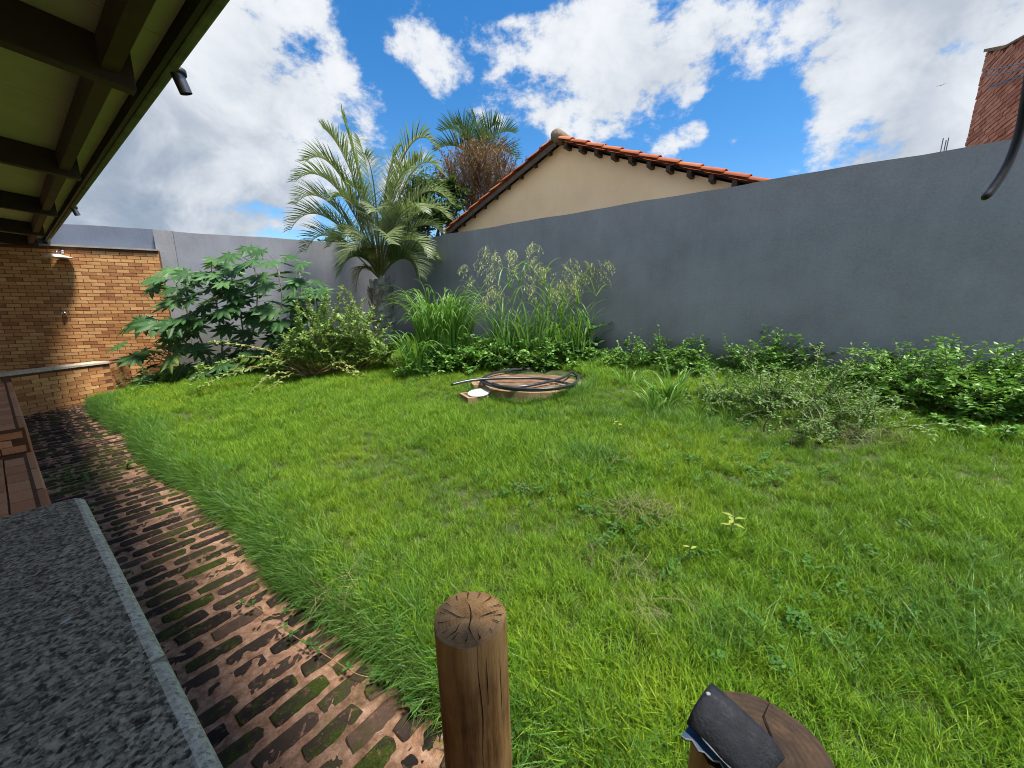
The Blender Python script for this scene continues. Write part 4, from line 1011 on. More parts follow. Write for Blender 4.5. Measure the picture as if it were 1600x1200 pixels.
def drytree():
    Y = 13.5; b = sight(748, 330, Y); o = thing('dry_tree', 'leafless dry brown tree of fine upright twigs behind the tiled roof', 'tree', (b.x, b.y, 0)); org = Vector((b.x, b.y, 0))
    tr, tw = MB(), MB(); T = sight(750, 330, Y)-org; tr.tube([Vector((0, 0, 0)), Vector((.1, 0, T.z*.5)), T], [.16, .12, .1], 8)
    for i in range(58):
        px = 684+146*(i+random.random())/58; top_ = 225+((px-752)/62)**2*38+random.uniform(0, 45)+(25 if px > 800 else 0)
        e = sight(px, top_, Y+random.uniform(-1, 1))-org; s = T+Vector((random.uniform(-.6, .6)+(e.x-T.x)*.4, 0, random.uniform(-1.0, .3)))
        c = bez(s, s.lerp(e, .3)+Vector((0, 0, .3)), s.lerp(e, .7)+Vector((0, 0, .2)), e, 9); tr.tube(c, [.03-.025*k/8 for k in range(9)], 4, cap=False)
        for k in range(30):
            x = random.uniform(1.5, 7.9); j = int(x); p = c[j].lerp(c[j+1], x-j)
            d = (Vector((random.gauss(0, .45), random.gauss(0, .45), 1))).normalized(); ln = random.uniform(.3, .75)
            cc = cane_curve(p, d, ln, .1, 4, .09); tw.ribbon(cc, .016, Vector((random.uniform(-1, 1), random.uniform(-1, 1), 0)).normalized(), random.random())
            for m in range(7): leaf(tw, cc[random.randint(1, 4)]+rv(.02), d+rv(.5), rv().normalized(), random.uniform(.06, .13), .03, random.random())
    tr.build('trunk', M['bark'], o); c = tw.build('twigs', M['drytwig'], o); c['kind'] = 'stuff'
drytree()
def leaftree(name, label, Y, pxs, nleaf, size, mat='tree', groundz=0.):
    """a crown made of leaf clumps round given pixel centres (px, py, radius px)"""
    b = sight(sum(p[0] for p in pxs)/len(pxs), 400, Y); o = thing(name, label, 'tree', (b.x, b.y, groundz)); org = Vector((b.x, b.y, groundz)); cr, tr = MB(), MB()
    for (px, py, rp) in pxs:
        c = sight(px, py, Y+random.uniform(-.5, .5))-org; rad = rp*Y/FPX
        tr.tube(bez(Vector((0, 0, 0)), Vector((0, 0, c.z*.5)), Vector((c.x*.3, 0, c.z*.7)), c, 7), [.09, .08, .07, .055, .04, .03, .015], 6)
        for s in range(9):
            cc = c+Vector((random.gauss(0, .5), random.gauss(0, .5), random.gauss(0, .45)))*rad
            for k in range(nleaf//9):
                p = cc+Vector((random.gauss(0, .3), random.gauss(0, .3), random.gauss(0, .22)))*rad*.8
                leaf(cr, p, Vector((random.gauss(0, 1), random.gauss(0, 1), random.gauss(-.2, .5))), Vector((random.gauss(0, .5), random.gauss(0, .5), 1)).normalized(), size*random.uniform(.7, 1.3), size*.45, random.random())
    tr.build('trunk', M['bark'], o); c = cr.build('crown', M[mat], o); c['kind'] = 'stuff'; return o
leaftree('leafy_tree', 'dark green leafy tree behind the palm and left of the tiled roof', 13., [(640, 330, 36), (672, 315, 34), (690, 335, 30), (620, 345, 28), (660, 350, 38), (655, 298, 20), (705, 300, 16)], 900, .16)
leaftree('leafy_tree', 'low dark foliage just peeping over the back wall left of the palm', 13., [(524, 374, 9), (516, 378, 7), (535, 380, 8)], 180, .12)
leaftree('leafy_tree', 'sparse olive twiggy tree between the dry tree and the palm crown', 14.5, [(690, 285, 20), (675, 272, 14), (705, 318, 22)], 260, .10, 'drybush')

# ------------------------------------------------------------------ castor bean plant
CY = 7.25; CB = Vector((sight(350, 590, CY).x, CY, 0)); CB.z = lawn_z(CB.x, CB.y)
cast = thing('castor_bean_plant', 'tall plant with big dark star-shaped leaves between the brick wall and the grey back wall', 'plant', CB)
def castor_leaf(i):
    q = MB(); lobes = [(-2.45, .5), (-1.75, .72), (-1.12, .9), (-.55, .98), (0, 1.05), (.55, .98), (1.12, .9), (1.75, .72), (2.45, .5)]
    for a, l in lobes:
        a += random.gauss(0, .05); l *= .5*random.uniform(.9, 1.08); dr = random.uniform(.0, .2)
        d = Vector((math.sin(a), math.cos(a), 0)); s = Vector((d.y, -d.x, 0)); w = l*.36
        z1, z2, z3 = .01, -dr*l*.35, -dr*l*1.1
        m0, m1, m2, tip = Vector((0, 0, 0)), d*l*.35+Vector((0, 0, z1)), d*l*.68+Vector((0, 0, z2)), d*l+Vector((0, 0, z3))
        vs = [m0, m1+s*w*.42-Vector((0, 0, .012)), m1, m1-s*w*.42-Vector((0, 0, .012)), m2+s*w*.33-Vector((0, 0, .02)), m2, m2-s*w*.33-Vector((0, 0, .02)), tip]
        q.add(vs, [(0, 1, 2), (0, 2, 3), (1, 4, 5, 2), (2, 5, 6, 3), (4, 7, 5), (5, 7, 6)])
    return q.mesh('leaf', M['castor'])
clm = [castor_leaf(i) for i in range(6)]
stems = [[(345, 588), (318, 540), (290, 480), (268, 425)], [(350, 588), (300, 545), (262, 508), (228, 492)], [(360, 588), (395, 520), (402, 450), (392, 395)], [(365, 588), (420, 530), (440, 470), (432, 412)],
         [(370, 588), (450, 520), (470, 460), (468, 425)], [(350, 588), (345, 520), (335, 455), (330, 420)], [(340, 590), (280, 570), (240, 560), (215, 555)], [(360, 588), (380, 540), (372, 470), (360, 430)], [(372, 588), (470, 540), (495, 490), (490, 455)]]
sm = MB(); SC = []
for s in stems:
    dy = random.uniform(-.45, .35); P_ = [sight(px, py, CY+dy*k/3)-CB for k, (px, py) in enumerate(s)]
    c = smooth_curve(P_, 6); SC.append(c); sm.tube(c, [.020-.012*k/(len(c)-1) for k in range(len(c))], 6)
CL = [(268, 420, 1.1), (240, 436, 1), (232, 450, 1), (300, 440, .9), (330, 432, .95), (345, 415, .8), (360, 398, .85), (385, 385, .9), (410, 390, .9), (398, 408, .9), (372, 418, .9), (425, 412, .85), (450, 405, .9), (470, 408, .7), (440, 425, 1), (420, 440, .9), (395, 432, .9),
      (465, 440, 1), (490, 438, .85), (498, 455, .8), (480, 462, .95), (455, 465, 1), (430, 470, .9), (265, 472, 1.1), (220, 500, 1.0), (205, 512, .8), (190, 535, .85), (245, 505, 1.1), (275, 505, 1), (300, 505, 1.05), (320, 480, 1), (330, 470, .9), (350, 450, 1), (310, 460, .9), (345, 490, 1),
      (365, 480, 1.05), (385, 470, 1), (405, 490, 1.05), (360, 510, 1.), (390, 515, 1.05), (420, 505, 1), (440, 500, .9), (335, 535, 1), (305, 545, .95), (350, 545, .95), (270, 555, 1), (240, 550, .9), (215, 560, .9), (320, 565, 1.1), (345, 570, .9), (290, 575, .9), (375, 550, .9), (400, 550, .9),
      (260, 580, .8), (245, 572, .7), (440, 530, .9), (465, 515, .9), (480, 495, .8), (410, 460, .8), (375, 445, .8), (290, 425, .8), (330, 400, .0), (470, 485, .8), (300, 525, .8), (365, 530, .9), (420, 545, .8), (228, 585, .7), (310, 590, .7)]
CL = [c for c in CL if c[2] > 0]+[(random.uniform(215, 500), random.uniform(425, 590), random.uniform(.65, .95)) for _ in range(90)]+[(random.uniform(330, 490), random.uniform(400, 470), random.uniform(.65, .9)) for _ in range(24)]
for (px, py, s_) in CL:
    p = sight(px+random.uniform(-4, 4), py+random.uniform(-4, 4), CY+random.uniform(-.55, .3))-CB
    best = min((q_ for c in SC for q_ in c[4:]), key=lambda q_: (q_-p).length+(.4 if q_.z > p.z else 0))
    o = link('leaf', random.choice(clm), cast, p)
    out = (p-best); out.z = 0; out = out.normalized() if out.length > .01 else Vector((random.uniform(-1, 1), -1, 0)).normalized()
    nrm = (Vector((0, -.35, 1))+out*.35+rv(.18)).normalized(); f = (out+rv(.35)+Vector((0, -.3, 0))); f = (f-nrm*f.dot(nrm)).normalized(); x_ = f.cross(nrm)
    o.rotation_euler = Matrix((x_, f, nrm)).transposed().to_euler(); o.scale = (s_*.70,)*3
    mid = best.lerp(p, .5)+Vector((0, 0, .06)); sm.tube(bez(best, mid, mid, p, 6), [.006, .005, .005, .004, .004, .003], 4, cap=False)
sm.build('stems', M['palestem'], cast, True)

# ------------------------------------------------------------------ arching small-leaved shrub
SY = 6.35; SB = on_lawn(478, 592)
shr = thing('arching_shrub', 'sprawling pale green shrub with long orange canes arching over the lawn left of the palm', 'shrub', SB)
st, lf = MB(), MB()
def px_cane(pts, y0, y1, n, ln=.070, w=.038, r_=.012):
    P_ = [sight(px, py, y0+(y1-y0)*k/(len(pts)-1))-SB for k, (px, py) in enumerate(pts)]
    c = [p+rv(.01) for p in smooth_curve(P_, 6)]; st.tube(c, [r_*(1-.75*k/(len(c)-1)) for k in range(len(c))], 5, random.random(), cap=False)
    leafy(lf, c, n, ln, w, start=.22); return c
for pts, a, b, n in (([(478, 585), (430, 562), (370, 560), (320, 580), (296, 600)], SY, 5.7, 60), ([(480, 583), (420, 548), (350, 535), (330, 535)], SY, 6.3, 26), ([(478, 586), (440, 570), (400, 572), (345, 590), (310, 606)], SY, 5.6, 55), ([(480, 588), (440, 582), (400, 605), (375, 627)], SY, 5.35, 34),
                     ([(480, 588), (455, 585), (430, 600), (418, 612)], SY, 5.6, 22), ([(490, 586), (530, 566), (570, 588), (600, 603)], SY, 5.8, 46), ([(492, 585), (530, 575), (560, 590), (578, 604)], SY, 5.7, 36), ([(478, 584), (450, 555), (410, 545)], SY, 6.4, 22),
                     ([(480, 585), (430, 575), (375, 577), (330, 590)], SY, 5.9, 40)):
    px_cane(pts, a, b, n)
for i in range(84):
    b = random.uniform(440, 610); tx = b+random.gauss(0, 32); peak = 450+((tx-518)/80)**2*42+random.uniform(0, 75)
    dy = random.uniform(-.5, .5); px_cane([(b*.5+520*.5, 585), (b, 555), ((b+tx)/2, (555+peak)/2), (tx, peak)], SY+dy*.3+.1, SY+dy+.2, 38, .074, .040, .006)
for i in range(90):
    c0 = Vector(random.choice(st.v)); 
    if c0.z < .1: continue
    c = cane_curve(c0, Vector((random.gauss(0, .7), random.gauss(0, .5)-.2, .8)), random.uniform(.15, .4), .5, 5, .12); st.tube(c, [.003]*6, 3, random.random(), cap=False); leafy(lf, c, 12, .064, .032)
st.build('canes', M['cane'], shr); o = lf.build('foliage', M['shrub'], shr); o['kind'] = 'stuff'

# ------------------------------------------------------------------ tall grasses
def blade_pts(p, az, lean, ln, bend, n=8, pw=2.2):
    d = Vector((math.cos(az)*math.sin(lean), math.sin(az)*math.sin(lean), math.cos(lean))); pts = [p]; out = Vector((math.cos(az), math.sin(az), -1.1))
    for i in range(n):
        f = (i+1)/n; pts.append(pts[-1]+d*ln/n); d = (d+out*bend*f**pw*.34+rv(.012)).normalized()
    return pts
def clump(name, label, loc, nb, ln, w, lean, bend, rad, mat='guinea', sy=1., pw=2.2, n=8):
    o = thing(name, label, 'grass clump', loc); q = MB()
    for i in range(nb):
        az = random.uniform(0, 2*PI); rr_ = rad*math.sqrt(random.random()); p = Vector((math.cos(az)*rr_, math.sin(az)*rr_*sy, -.03))
        l = ln*random.uniform(.6, 1.08); az2 = az+random.gauss(0, .6)
        pts = blade_pts(p, az2, abs(random.gauss(lean, lean*.5)), l, bend*random.uniform(.6, 1.5), n, pw)
        q.ribbon(pts, w*random.uniform(.7, 1.15), Vector((-math.sin(az2), math.cos(az2), 0)), random.random(), 0, .22)
    b = q.build('blades', M[mat], o); b['kind'] = 'stuff'; return o
gp = on_lawn(692, 574)
clump('tall_grass_clump', 'dense bright green clump of broad-bladed grass right of the palm trunk', gp+Vector((0, .15, 0)), 270, 1.62, .046, .15, 4.2, .38, pw=5., n=12)
clump('tall_grass_clump', 'smaller yellow-green tuft of drooping blades at the foot of the dense clump', on_lawn(652, 588), 46, 1.0, .038, .2, 3.2, .14, pw=3.2, n=10)
def seeding():
    b0 = on_lawn(848, 566); o = thing('seeding_grass', 'tall wild grass with pale drooping seed heads against the right wall', 'grass clump', b0)
    st, bl, pn = MB(), MB(), MB()
    tops = [(728, 412), (752, 405), (762, 380), (775, 388), (800, 388), (808, 395), (833, 376), (838, 380), (848, 410), (853, 418), (838, 447), (862, 448), (880, 445), (893, 438), (900, 420), (912, 408), (930, 405), (945, 406), (958, 418), (768, 440), (758, 462), (775, 452), (878, 408), (895, 400), (820, 420), (868, 430)]
    for (px, py) in tops:
        bx = 848+(px-848)*.55+random.uniform(-20, 20); yy = 6.2+random.uniform(-.25, .2); B = sight(bx, 566, yy)-b0; T = sight(px, py, yy)-b0; kick = Vector(((T.x-B.x)*.35, 0, 0))
        c = bez(B, B.lerp(T, .45)-kick, B.lerp(T, .8)-kick*.7+Vector((0, 0, .08)), T, 14); st.tube(c, [.0055-.004*k/13 for k in range(14)], 4, random.random(), cap=False)
        for k in range(5):                                    # culm leaves
            j = random.randint(1, 8); az = random.uniform(0, 2*PI); q = blade_pts(c[j], az, random.uniform(.3, .8), random.uniform(.35, .62), 1.4); bl.ribbon(q, .032, Vector((-math.sin(az), math.cos(az), 0)), random.random(), 0, .2)
        sgn = 1 if T.x > B.x else -1
        for k in range(13):                                   # panicle
            j = random.uniform(9.2, 13); p = c[int(j)].lerp(c[min(int(j)+1, 13)], j % 1); az = random.gauss(0 if sgn > 0 else PI, .9)
            cc = cane_curve(p, Vector((math.cos(az), math.sin(az)*.6, .6)), random.uniform(.10, .26), 2.4, 6, .06); pn.tube(cc, .0012, 3, random.random(), cap=False)
            for m in range(9):
                i = random.randint(2, 6); leaf(pn, cc[i]+rv(.008), Vector((random.gauss(0, .3), random.gauss(0, .3), -1)), rv().normalized(), random.uniform(.028, .048), .012, random.random())
    for i in range(190):
        bx = random.uniform(768, 925); yy = 6.2+random.uniform(-.35, .2); B = sight(bx, 568, yy)-b0; az = random.uniform(0, 2*PI)
        q = blade_pts(B+Vector((0, 0, random.uniform(0, .35))), az, random.uniform(.08, .4), random.uniform(.5, .95), random.uniform(.9, 1.6)); bl.ribbon(q, random.uniform(.024, .044), Vector((-math.sin(az), math.cos(az), 0)), random.random(), 0, .2)
    st.build('stalks', M['stem'], o); x = bl.build('blades', M['guinea'], o); x['kind'] = 'stuff'; x = pn.build('seed_heads', M['panicle'], o); x['kind'] = 'stuff'
seeding()

# ------------------------------------------------------------------ weeds and shrubs along the wall
random.seed(21)
bushy('vine_weed', 'dark broad-leaved vine tangled at the right foot of the seeding grass', 'weed', on_lawn(905, 566)+Vector((.1, .3, 0)), 26, .75, (1.3, .7), M['castor'], M['stem'], .12, .085, 7, g=.8)
bushy('low_weed', 'low leafy weed mound behind the round concrete lid', 'weed', on_lawn(770, 574), 64, .62, (1.6, .6), M['ground_cover'], M['stem'], .072, .046, 13, g=.8)
bushy('low_weed', 'low leafy weed mound between the lid and the dense grass clump', 'weed', on_lawn(700, 580), 46, .5, (1.5, .6), M['ground_cover'], M['stem'], .066, .042, 13, g=.8)
bushy('low_weed', 'low leafy weeds just behind the right edge of the lid', 'weed', on_lawn(850, 572), 64, .62, (1.8, .6), M['ground_cover'], M['stem'], .072, .046, 13, g=.8)
bushy('low_weed', 'dark weedy tangle at the foot of the castor plant beside the low brick wall', 'weed', on_lawn(265, 600), 34, .5, (1.5, .7), M['ground_cover'], M['palestem'], .05, .026, 10, g=.8)
wl = [(985, 572, .45, 'small leafy weed at the wall foot, first to the right of the lid'), (1040, 572, .72, 'weed with a dark upright sprig, tallest left one along the wall foot'), (1095, 578, .55, 'leafy weed at the wall foot just right of the upright sprig'), (1150, 582, .62, 'bright leafy weed at the wall foot below the middle of the right wall'),
      (1205, 586, .68, 'weed with pale seedy tips at the wall foot'), (1262, 588, .55, 'yellowish leafy weed at the wall foot behind the dry bush'), (1320, 600, .30, 'low flat weeds at the wall foot where the grey wall shows lowest')]
for px, py, h, lb in wl:
    bushy('wall_weed', lb, 'weed', on_lawn(px, py)+WNB*-.02, 22, h*.92, (1.15, .55), M['bush'], M['stem'], .055, .031, 11, 'weeds along the right wall', g=.6)
for (px, py), od in zip(((1012, 574), (1068, 577), (1122, 582), (1178, 586), (1234, 592), (1292, 598), (1350, 606)), ('first', 'second', 'third', 'fourth', 'fifth', 'sixth', 'seventh')):
    bushy('wall_weed', 'ankle-high creeping weed at the right wall foot, %s gap counted from the lid' % od, 'weed', on_lawn(px, py), 24, .30, (1.7, .8), M['ground_cover'], M['stem'], .045, .026, 9, 'creeping weeds filling the gaps along the right wall', g=1.0)
bushy('dry_bush', 'large sprawling olive-green bush of fine leaves in front of the wall weeds', 'bush', on_lawn(1235, 640), 62, .72, (1.7, .9), M['drybush'], M['stem'], .042, .018, 15, g=.7)
bushy('dry_bush', 'low greyish bush spreading on the grass in front of the olive-green bush', 'bush', on_lawn(1330, 672), 46, .50, (1.6, .9), M['drybush'], M['stem'], .036, .015, 14, g=1.0)
bushy('dry_bush', 'low fine-leaved scrub left of the olive-green bush', 'bush', on_lawn(1130, 632), 44, .42, (1.5, .9), M['drybush'], M['stem'], .04, .016, 13, g=.9)
for px, py, h, n, lb in ((1425, 622, .74, 60, 'tall layered green bush against the wall, left of the right-hand pair'), (1500, 632, .72, 56, 'layered green bush with a feathery top at the middle of the right-hand bushes'), (1572, 645, .62, 62, 'dark layered bush at the far right edge of the lawn'), (1460, 645, .45, 40, 'low leafy bush with lime yellow leaves in front of the layered bushes'),
                         (1550, 655, .42, 40, 'low lime-flecked bush in front of the far right bush')):
    bushy('layered_bush', lb, 'bush', on_lawn(px, py), n, h, (1.25, .9), M['bush'], M['stem'], .050, .029, 14, 'green bushes at the right end of the wall', g=.55)
# long bare sprig reaching up across the wall
sp_ = on_lawn(1318, 600); o = thing('leaning_sprig', 'long leaning sprig with a few big leaves crossing the grey wall', 'plant', sp_); q, l2 = MB(), MB()
c = smooth_curve([sight(a, b, 4.45)-sp_ for a, b in ((1300, 596), (1335, 562), (1372, 546), (1400, 533), (1416, 527), (1434, 532))], 5); q.tube(c, .006, 5, cap=False); leafy(l2, c[6:], 8, .14, .05); q.build('stem', M['palestem'], o); l2.build('foliage', M['bush'], o)
for a, (px, py, ln, lb) in enumerate(((1050, 622, .55, 'tuft of wide bright blades in front of the wall weeds'), (1030, 640, .40, 'small tuft with pale bent blades nearest the lawn'), (985, 600, .34, 'little upright tuft of wide blades right of the lid'))):
    clump('wide_grass_tuft', lb, on_lawn(px, py), (46, 30, 18)[a], ln, .026, .55, 1.2, .12, sy=.7)
pl = on_lawn(1140, 852)
for (px, py, n, s_, lb) in ((1140, 850, 7, 1.0, 'pale yellow-green seedling with the largest leaves, standing alone in the lawn'), (963, 682, 5, .9, 'tiny lime seedling in the lawn below the lid'), (1075, 887, 2, .7, 'single lime leaf sprouting in the lawn below the pale seedling')):
    p = on_lawn(px, py); o = thing('lime_seedling', lb, 'plant', p); q, l2 = MB(), MB(); q.tube([Vector((0, 0, 0)), Vector((0, 0, .11)), Vector((.01, 0, .16))], .002, 4); q.build('stem', M['stem'], o)
    for i in range(n):
        a = i*2.4+.5; leaf(l2, Vector((.005, 0, .10+.01*i)), Vector((math.cos(a), math.sin(a), .15)), Vector((0, 0, 1)), .062*s_, .024*s_, random.random())
    l2.build('foliage', M['lime'], o)

# path weeds and creeping runners
bushy('path_weed', 'patch of low weed growing out of the path beside the veranda edge', 'weed', H(.33, 5.2, path_z(5.2)), 26, .17, (1.6, 1.6), M['ground_cover'], M['stem'], .022, .013, 10, g=1.2)
bushy('path_weed', 'small weed seedling rooted in the path joints near the lawn edge', 'weed', H(.70, 2.36, path_z(2.3)), 7, .10, (1.2, 1.2), M['weed'], M['stem'], .026, .014, 5, g=.8)
def runner(label, pxs, nl):
    P_ = []
    for px, py in pxs:
        r_ = cray(px, py); k = (.015-CZ)/r_.z; P_.append(Vector((r_.x*k, r_.y*k, .012+random.uniform(0, .012))))
    org = P_[0].copy(); c = [p-org for p in smooth_curve(P_, 5)]; o = thing('creeping_runner', label, 'vine', org); q, l2 = MB(), MB(); q.tube(c, .0016, 4); q.build('stem', M['cane'], o)
    for i in range(nl):
        p = random.choice(c); a0 = random.uniform(0, 6)
        for k in range(3): a = a0+k*2.1; leaf(l2, p+Vector((0, 0, .012)), Vector((math.cos(a), math.sin(a), .3)), Vector((0, 0, 1)), .028, .018, random.random())
    l2.build('foliage', M['weed'], o)
runner('thin creeping runner with small leaves crossing the bricks in the middle of the path', [(500, 925), (470, 945), (430, 965), (400, 950), (372, 945)], 9)
runner('creeping runner trailing over the bricks left of the lone log post', [(640, 1075), (600, 1060), (560, 1055), (520, 1030), (470, 1000), (445, 985)], 9)
runner('short leafy runner at the foot of the lone log post', [(690, 1120), (660, 1110), (645, 1108), (628, 1075)], 6)

# ------------------------------------------------------------------ lawn grass: clumps instanced on points
PROTO = bpy.data.collections.new('grass_sources')
def grass_clump(name, nb, ln, w, rad, lean, bend, mat, segs=3):
    q = MB(); al = []
    for i in range(nb):
        az = random.uniform(0, 2*PI); rr_ = rad*math.sqrt(random.random()); a0 = random.uniform(0, 2*PI)
        p = Vector((math.cos(a0)*rr_, math.sin(a0)*rr_, -.012)); l = ln*random.uniform(.55, 1.1); le = abs(random.gauss(lean, lean*.5))
        d = Vector((math.cos(az)*math.sin(le), math.sin(az)*math.sin(le), math.cos(le))); out = Vector((math.cos(az), math.sin(az), -.6)); sd = Vector((-math.sin(az), math.cos(az), 0))
        tw = random.gauss(0, .6); sd = (sd*math.cos(tw)+d*0+Vector((math.cos(az), math.sin(az), 0))*math.sin(tw)).normalized()
        pts = [p]
        for k in range(segs): pts.append(pts[-1]+d*l/segs); d = (d+out*bend*random.uniform(.4, 1.2)/segs).normalized()
        b = len(q.v); ti = random.random()
        for k in range(segs): ww = w*(1, .95, .7, .4)[k if segs < 4 else k]; q.v += [pts[k]-sd*ww/2, pts[k]+sd*ww/2]; al += [k/segs]*2
        q.v.append(pts[-1]); al.append(1.)
        for k in range(segs-1): q.f.append((b+2*k, b+2*k+1, b+2*k+3, b+2*k+2))
        q.f.append((b+2*segs-2, b+2*segs-1, b+2*segs)); q.t += [ti]*segs; q.m += [0]*segs
    me = q.mesh(name, mat); at = me.attributes.new('along', 'FLOAT', 'POINT'); at.data.foreach_set('value', np.array(al, dtype=np.float32))
    return me
def rosette(name, mat):
    q = MB()
    for i in range(9):
        a = random.uniform(0, 2*PI); p = Vector((random.gauss(0, .02), random.gauss(0, .02), random.uniform(.01, .06))); leaf(q, p, Vector((math.cos(a), math.sin(a), .25)), Vector((random.gauss(0, .2), random.gauss(0, .2), 1)).normalized(), random.uniform(.025, .05), random.uniform(.016, .026), random.random())
    return q.mesh(name, mat)
def tangle(name, mat):
    q = MB()
    for i in range(16):
        a = random.uniform(0, 2*PI); c = cane_curve(Vector((random.gauss(0, .05), random.gauss(0, .05), random.uniform(.02, .07))), Vector((math.cos(a), math.sin(a), .25)), random.uniform(.08, .2), .5, 4, .15); q.ribbon(c, .0028, Vector((-math.sin(a), math.cos(a), 0)), random.random())
    return q.mesh(name, mat)
def scatter(name, meshes, pts, rots, scls, idx):
    col = bpy.data.collections.new(name+'_sources')
    for i, me in enumerate(meshes):
        o = bpy.data.objects.new('%s_source_%02d' % (name, i), me); col.objects.link(o)
    me = bpy.data.meshes.new(name); me.from_pydata([tuple(p) for p in pts], [], [])
    for an, ty, data in (('rot', 'FLOAT_VECTOR', np.array(rots, dtype=np.float32).ravel()), ('scl', 'FLOAT', np.array(scls, dtype=np.float32)), ('idx', 'INT', np.array(idx, dtype=np.int32))):
        a = me.attributes.new(an, ty, 'POINT'); a.data.foreach_set('vector' if ty == 'FLOAT_VECTOR' else 'value', data)
    o = bpy.data.objects.new(name, me); COL.objects.link(o); o['kind'] = 'stuff'
    ng = bpy.data.node_groups.new(name, 'GeometryNodeTree'); ng.interface.new_socket('Geometry', in_out='INPUT', socket_type='NodeSocketGeometry'); ng.interface.new_socket('Geometry', in_out='OUTPUT', socket_type='NodeSocketGeometry')
    N, L = ng.nodes, ng.links; gi, go = N.new('NodeGroupInput'), N.new('NodeGroupOutput'); iop = N.new('GeometryNodeInstanceOnPoints'); ci = N.new('GeometryNodeCollectionInfo')
    ci.inputs['Collection'].default_value = col; ci.inputs['Separate Children'].default_value = True; ci.inputs['Reset Children'].default_value = True
    def na(n, ty):
        a = N.new('GeometryNodeInputNamedAttribute'); a.data_type = ty; a.inputs['Name'].default_value = n; return next(s for s in a.outputs if s.enabled and s.name == 'Attribute')
    L.new(gi.outputs[0], iop.inputs['Points']); L.new(ci.outputs[0], iop.inputs['Instance']); iop.inputs['Pick Instance'].default_value = True
    L.new(na('idx', 'INT'), iop.inputs['Instance Index']); L.new(na('rot', 'FLOAT_VECTOR'), iop.inputs['Rotation']); L.new(na('scl', 'FLOAT'), iop.inputs['Scale'])
    L.new(iop.outputs[0], go.inputs[0]); md = o.modifiers.new('scatter', 'NODES'); md.node_group = ng
    return o
def vnoise(x, y, s, k=0.):
    return (math.sin(x*s+k+math.sin(y*s*.8+k*2)*1.4)+math.sin(y*s*1.13-k+math.sin(x*s*.7+k)*1.6)+.6*math.sin((x+y)*s*1.9+k*3))/2.6
random.seed(5)
fine = [grass_clump('grass_clump', 48, .118, .0036, .065, .42, .95, M['grass']) for _ in range(6)]
longc = [grass_clump('grass_clump', 26, .19, .0042, .05, .42, 1.0, M['grass_long'], 4) for _ in range(4)]
P_, R_, S_, I_ = [], [], [], []
def reject(x, y, n, t):
    p = Vector((x, y, 0)); 
    if (p-Vector((LC.x, LC.y, 0))).length < .755: return True
    if abs(x-BX.x) < .17 and abs(y-BX.y) < .17: return True
    if (p-CORN).dot(WNB) > -.02 or (p-CORN).dot(BNI) < .02: return True
    if (Vector((x-BW0.x, y-BW0.y, 0))).dot(BNI) < .1: return True
    if x < -6.9 and y < 8: return True
    return False
def vis_pt(x, y): 
    q = in_frame(Vector((x, y, lawn_z(x, y))), 420); return q
cand = 0
for n0 in np.arange(.80, 6.2, .25):
    for t0 in np.arange(-3.0, 11.6, .25):
        p = H(n0+.125, t0+.125); v = vis_pt(p.x, p.y)
        if v is None: continue
        dist = math.hypot(p.x, p.y); dens = 640 if dist < 2 else 520 if dist < 3.2 else 400 if dist < 5 else 340
        for k in range(int(dens*.0625+random.random())):
            n, t = n0+random.random()*.25, t0+random.random()*.25; q = H(n, t)
            if reject(q.x, q.y, n, t): continue
            wv = vnoise(q.x, q.y, 2.1, .7); sparse = vnoise(q.x, q.y, 1.3, 2.2)
            if sparse > .62 and random.random() < .2: continue
            edge = max(0., 1-(n-.8-wob(t))/.38)
            sc = (.82+.34*wv+.14*vnoise(q.x, q.y, 7., 1.)+random.gauss(0, .13))*(1+.25*edge)*(1.18 if dist > 5 else 1)
            m = Matrix.Rotation(random.uniform(0, 2*PI), 3, 'Z')
            tilt = random.gauss(0, .16); m = Matrix.Rotation(tilt, 3, Vector((math.cos(k), math.sin(k), 0))) @ m
            if edge > 0: m = Matrix.Rotation(-edge*random.uniform(.25, .95), 3, UT) @ m
            P_.append((q.x, q.y, lawn_z(q.x, q.y)-.004)); R_.append(tuple(m.to_euler())); S_.append(max(.4, sc)); I_.append(random.randrange(6))
tag(scatter('lawn_grass', fine, P_, R_, S_, I_))
print('lawn clumps', len(P_))
P_, R_, S_, I_ = [], [], [], []
def put(x, y, s, tilt=None, nlong=4):
    m = Matrix.Rotation(random.uniform(0, 2*PI), 3, 'Z')
    if tilt is not None: m = tilt @ m
    P_.append((x, y, lawn_z(x, y)-.004)); R_.append(tuple(m.to_euler())); S_.append(s); I_.append(random.randrange(nlong))
t = -1.2
while t < 9.0:                                                # combed fringe leaning over the path
    for k in range(3 if t < 4 else 4):
        n = .79+wob(t)+abs(random.gauss(0, .13)); q = H(n, t+random.uniform(-.02, .02))
        if reject(q.x, q.y, n, t): continue
        f = max(0, 1-(n-.8)/.5)
        put(q.x, q.y, random.uniform(.6, 1.15), Matrix.Rotation(-random.uniform(.35, .95)*f, 3, (UT+UN*random.gauss(0, .5)).normalized()))
    t += .034
t = -1.2
while t < 9.2:
    for k in range(3):
        n = .755+wob(t)+random.uniform(-.01, .05); q = H(n, t+random.uniform(-.02, .02))
        if reject(q.x, q.y, n, t): continue
        put(q.x, q.y, random.uniform(.5, .95), Matrix.Rotation(-random.uniform(.8, 1.45), 3, (UT+UN*random.gauss(0, .45)).normalized()))
    t += .036
for k in range(240):                                          # grass grown up round the lid
    a = random.uniform(-3.3, .3); rr_ = .77+abs(random.gauss(0, .07)); put(LC.x+rr_*math.cos(a), LC.y+rr_*math.sin(a), random.uniform(.5, .95) if abs(a+1.6) < 1.2 else random.uniform(.5, .8))
